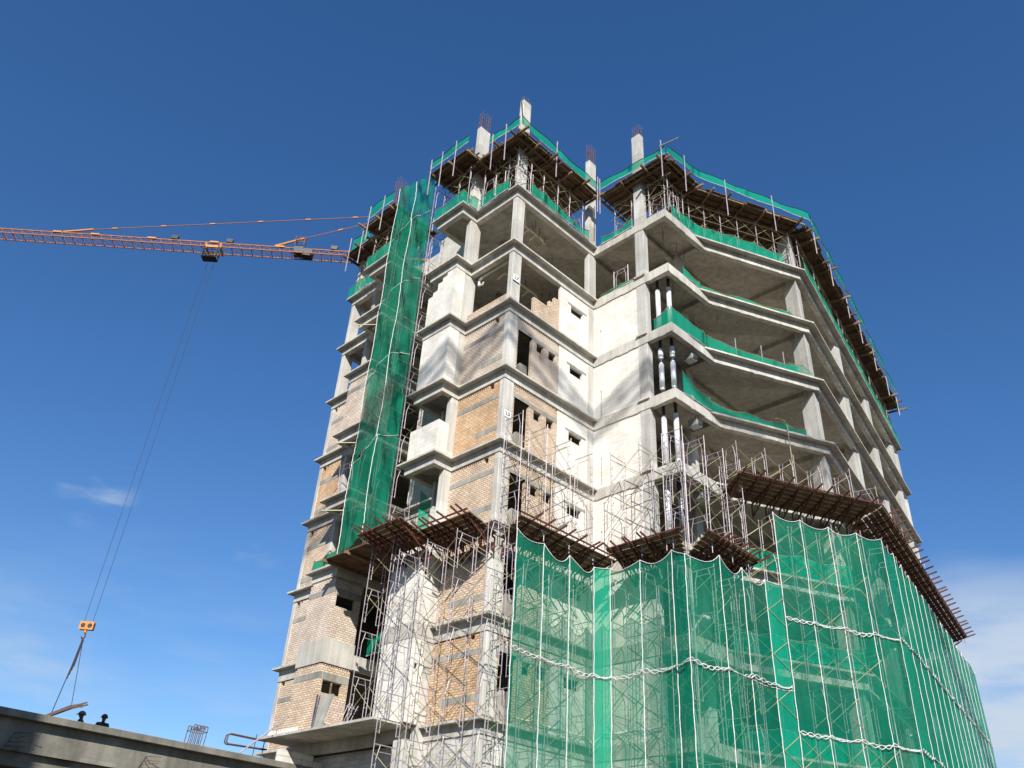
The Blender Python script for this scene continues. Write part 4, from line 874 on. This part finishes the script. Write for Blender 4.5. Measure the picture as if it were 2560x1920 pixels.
# counter jib hidden behind the block
mb = MB()
for n_ in (-.7, .7): mb.bar(jp(64.5, n_, 0), jp(78, n_, 0), .2, .3)
mb.build('counter_jib', 'crane', CR); MB().bar(jp(75, 0, -1.2), jp(77.5, 0, -1.2), 1.2, 2.4).build('counterweight', 'podium', CR)
MB().bar(jp(64.2, 1.6, -1.6), jp(66, 1.6, -1.6), 1.3, 2.0).build('cab', 'craney', CR)
TR = Vector((6.92, 57.73, 0)); ts_ = sof(TR)
tr = MB(); tr.bar(jp(ts_ - .9, -.7, -.05), jp(ts_ + .9, -.7, -.05), .15, .3); tr.bar(jp(ts_ - .9, .7, -.05), jp(ts_ + .9, .7, -.05), .15, .3); tr.bar(jp(ts_ - .8, -.7, -.2), jp(ts_ - .8, .7, -.2), .16, .16); tr.bar(jp(ts_ + .8, -.7, -.2), jp(ts_ + .8, .7, -.2), .16, .16)
for a_ in (-.95, .75): tr.bar(jp(ts_ + a_, -.7, -.15), jp(ts_ + a_, -.7, .45), .22, .22)
tro = tr.build('trolley', 'craney', CR)
mb = MB()
for a_ in (-.75, .75):
    for n_ in (-1.3, -.3): mb.tube(jp(ts_ + a_, n_, -2.0), jp(ts_ + a_ * 1.1, n_, -.2), .05, 5)
for q in (-2.0, -1.5, -1.0): mb.path([jp(ts_ - .8, -1.3, q), jp(ts_ + .8, -1.3, q), jp(ts_ + .8, -.3, q), jp(ts_ - .8, -.3, q), jp(ts_ - .8, -1.3, q)], .045, 5)
mb.bar(jp(ts_ - .8, -.8, -2.02), jp(ts_ + .8, -.8, -2.02), 1.0, .08); mb.build('service_basket', 'dark', tro)
HK = Vector((6.41, 58.4, 23.2))
for a_ in (-.38, .38): MB().tube(jp(ts_ + a_, 0, -.2), HK + JD * a_ + Vector((0, 0, .4)), .02, 5).build('hoist_rope', 'cable', CR)
t = thing('hook_block', tuple(HK), 'orange pulley hook block hanging on the crane ropes', 'hook block')
hb = MB()
for n_ in (-.16, .16): hb.bar(HK + JD * -.62 + JN * n_, HK + JD * .62 + JN * n_, .05, .72)
hb.bar(HK + JD * -.62, HK + JD * -.5, .3, .6); hb.bar(HK + JD * .5, HK + JD * .62, .3, .6); hb.build('side_plates', 'craney', t)
for a_ in (-.3, .3): MB().tube(HK + JD * a_ - JN * .2, HK + JD * a_ + JN * .2, .2, 12).build('sheave', 'dark', t)
MB().tube(HK + Vector((0, 0, -.3)), HK + Vector((0, 0, -.62)), .14, 8).build('swivel', 'craney', t)
MB().path([HK + Vector((0, 0, -.6)), HK + Vector((0, 0, -.85)) + JD * .12, HK + Vector((0, 0, -1.1)) + JD * .05, HK + Vector((0, 0, -1.12)) - JD * .14, HK + Vector((0, 0, -.95)) - JD * .2], .06, 6).build('hook', 'rust', t)
BL = Vector((5.98, 58.82, 15.61)); BR = Vector((8.0, 56.88, 16.62)); SJ = Vector((6.43, 58.38, 22.0))
t = thing('lifting_sling', tuple(SJ), 'dark cable slings hanging from the crane hook to the steel bundle', 'sling')
MB().tube(SJ, BL + Vector((0, 0, .2)), .04, 5).build('sling_leg', 'cable', t); MB().tube(SJ, BL + (BR - BL) * .52 + Vector((0, 0, .25)), .03, 5).build('sling_leg', 'cable', t)
mb = MB()
for i in range(4): mb.tube(SJ + JD * (.04 * i - .06), Vector((6.30, 58.51, 18.6)) + JD * (.08 * i - .1) + Vector((0, 0, .35 * i)), .045, 5)
mb.build('spare_legs', 'cable', t)
MB().path([HK + Vector((0, 0, -1.1)), SJ], .05, 5).build('chain', 'dark', t)
t = thing('steel_bundle', tuple((BL + BR) / 2), 'bundle of bent steel sections slung under the crane hook', 'steel bundle')
for i in range(6):
    e = Vector((random.uniform(-.1, .1), random.uniform(-.1, .1), random.uniform(-.08, .12))); md = BL + (BR - BL) * random.uniform(.5, .62) + Vector((0, 0, .12 + .04 * i)); s_ = random.uniform(.75, 1.06)
    mb = MB(); mb.bar(BL + e - (BR - BL) * .14, md + e * .7, .09, .12); mb.bar(md + e * .7, BL + (BR - BL) * s_ + e + Vector((0, 0, .1 * (i % 3))), .09, .12); mb.build('steel_section', 'rebar', t)

# ------------------------------------------------------------------ the two workers behind the podium edge
def worker(head, turn, label, hat, lean):
    H = Vector(head); z0 = 6.6; hgt = H.z + .14 - z0; s_ = hgt / 1.74
    t = thing('person', (H.x, H.y, z0), label, 'person')
    bmx = bpy.data.meshes.new('body'); F = Matrix.Rotation(turn, 4, 'Z')
    vs = [(0, 0, .95), (0, 0, 1.12), (0, .01 + lean, 1.33), (0, lean, 1.44), (0, lean * 1.1 - .01, 1.52), (0, lean * 1.2 - .03, 1.60), (0, lean * 1.2 - .02, 1.68),
          (.19, lean, 1.40), (.26, lean - .04, 1.14), (.22, -.18, .95), (.21, -.24, .88), (-.19, lean, 1.40), (-.26, lean - .04, 1.14), (-.20, -.20, .97), (-.19, -.27, .90),
          (.10, 0, .90), (.11, -.03, .48), (.11, .02, .06), (.12, -.15, .03), (-.10, 0, .90), (-.11, -.05, .48), (-.11, .0, .06), (-.12, -.17, .03), (0, lean * 1.2 - .125, 1.585), (.075, lean * 1.2 - .01, 1.6), (-.075, lean * 1.2 - .01, 1.6)]
    ed = [(0, 1), (1, 2), (2, 3), (3, 4), (4, 5), (5, 6), (2, 7), (7, 8), (8, 9), (9, 10), (2, 11), (11, 12), (12, 13), (13, 14), (0, 15), (15, 16), (16, 17), (17, 18), (0, 19), (19, 20), (20, 21), (21, 22), (5, 23), (5, 24), (5, 25)]
    rad = [.15, .145, .16, .075, .055, .088, .07, .075, .05, .04, .042, .075, .05, .04, .042, .095, .07, .045, .045, .095, .07, .045, .045, .016, .022, .022]
    bmx.from_pydata([tuple(F @ (Vector(v) * s_)) for v in vs], ed, [])
    o = bpy.data.objects.new('body', bmx); COL.objects.link(o); o.parent = t
    sk = o.modifiers.new('skin', 'SKIN')
    for i, r_ in enumerate(rad): bmx.skin_vertices[0].data[i].radius = (r_ * s_, r_ * s_)
    bmx.skin_vertices[0].data[0].use_root = True
    sb_ = o.modifiers.new('sub', 'SUBSURF'); sb_.levels = 2; sb_.render_levels = 2
    mt = M['cloth'].copy(); nn = mt.node_tree.nodes; ll = mt.node_tree.links; pb = nn['Principled BSDF']
    tcn = nn.new('ShaderNodeTexCoord'); sp = nn.new('ShaderNodeSeparateXYZ'); ll.new(tcn.outputs['Object'], sp.inputs[0])
    gt = nn.new('ShaderNodeMath'); gt.operation = 'GREATER_THAN'; gt.inputs[1].default_value = 1.47 * s_; ll.new(sp.outputs[2], gt.inputs[0])
    mx = nn.new('ShaderNodeMix'); mx.data_type = 'RGBA'; ll.new(gt.outputs[0], mx.inputs['Factor']); old = pb.inputs['Base Color'].links[0].from_socket; ll.new(old, mx.inputs['A']); mx.inputs['B'].default_value = (.11, .06, .04, 1); ll.new(mx.outputs['Result'], pb.inputs['Base Color'])
    bmx.materials.append(mt)
    # helmet: dome with a brim and peak
    hv = MB(); c_ = Vector((0, lean * 1.2 - .02, 1.655)) * s_; n = 14; ringv = []
    for j in range(7):
        a_ = j / 6 * math.pi / 2; ringv.append([c_ + Vector((.125 * math.cos(a_) * math.cos(2 * math.pi * i / n), .145 * math.cos(a_) * math.sin(2 * math.pi * i / n), .125 * math.sin(a_))) * s_ for i in range(n)])
    brim = [c_ + Vector((.15 * math.cos(2 * math.pi * i / n), .165 * math.sin(2 * math.pi * i / n) - (.05 if math.sin(2 * math.pi * i / n) < -.5 else 0), -.015)) * s_ for i in range(n)]
    al = [brim] + ringv
    for ra, rb_ in zip(al, al[1:]):
        for i in range(n): hv.quad(ra[i], ra[(i + 1) % n], rb_[(i + 1) % n], rb_[i])
    hv.v = [tuple(F @ Vector(v) + Vector((H.x, H.y, z0))) for v in hv.v]; hv.build('hard_hat', hat, t, smooth=True)
worker((-7.17, 15.26, 8.27), -2.2, 'worker in dark clothes and ochre hard hat behind the podium edge', 'helm1', -.06)
worker((-6.55, 14.8, 8.22), -.3, 'worker in dark clothes and dark red hard hat behind the podium edge', 'helm2', -.03)

# ------------------------------------------------------------------ what stands behind the viewer and throws its shadow into the picture
E1 = Vector((LD.y, -LD.x, 0)).normalized(); E2 = Vector((-E1.y, E1.x, 0))
NB = Vector((-32.4, -14.6, 0)) - E1 * .2
t = thing('neighbour_block', tuple(NB), 'tall concrete frame building beside the viewer shading the near end of the podium', 'building')
for k in range(13):
    mb = MB(); p = [NB - E2 * 9, NB, NB - E1 * 16, NB - E1 * 16 - E2 * 9]
    mb.prism([(q.x, q.y) for q in p], 3.4 * k + 3.1, 3.4 * k + 3.4); mb.build('floor_slab', 'conc', t)
    q = [NB - E2 * 8.8 - E1 * .2, NB - E2 * .2 - E1 * .2, NB - E1 * 15.8 - E2 * .2, NB - E1 * 15.8 - E2 * 8.8]
    mb = MB(); mb.prism([(a.x, a.y) for a in q], 3.4 * k, 3.4 * k + 3.098); mb.build('wall', 'grey_block', t)
OJ = Vector((.3, 2.0, 23.9)) - LD * 57
t = thing('overhead_crane', tuple(OJ - E1 * 14), 'second tower crane behind the viewer whose jib streaks the white walls with shadow', 'crane')
mb = MB(); op = lambda s_, n_, h_: OJ + E1 * s_ + E2 * n_ + Vector((0, 0, h_))
for n_ in (-.6, .6): mb.bar(op(-26, n_, -.2), op(34, n_, -.2), .15, .15)
mb.bar(op(-26, 0, .85), op(34, 0, .85), .15, .15)
for i in range(40):
    a = -26 + 1.5 * i
    for n_ in (-.6, .6): mb.tube(op(a, n_, -.2), op(a + .75, 0, .85), .05, 5); mb.tube(op(a + .75, 0, .85), op(a + 1.5, n_, -.2), .05, 5)
    mb.tube(op(a, -.6, -.2), op(a + 1.5, .6, -.2), .04, 5)
mb.build('jib', 'crane', t)
mb = MB(); mbp = op(34, 0, 0)
for x in (-.8, .8):
    for y in (-.8, .8): mb.bar((mbp.x + x, mbp.y + y, 0), (mbp.x + x, mbp.y + y, mbp.z + .8), .18, .18)
for i in range(int(mbp.z / 2)):
    q = [(-.8, -.8), (.8, -.8), (.8, .8), (-.8, .8)]
    for (a, b_) in zip(q, q[1:] + q[:1]): mb.tube((mbp.x + a[0], mbp.y + a[1], 2 * i), (mbp.x + b_[0], mbp.y + b_[1], 2 * i + 2), .05, 5)
mb.build('mast', 'craney', t)
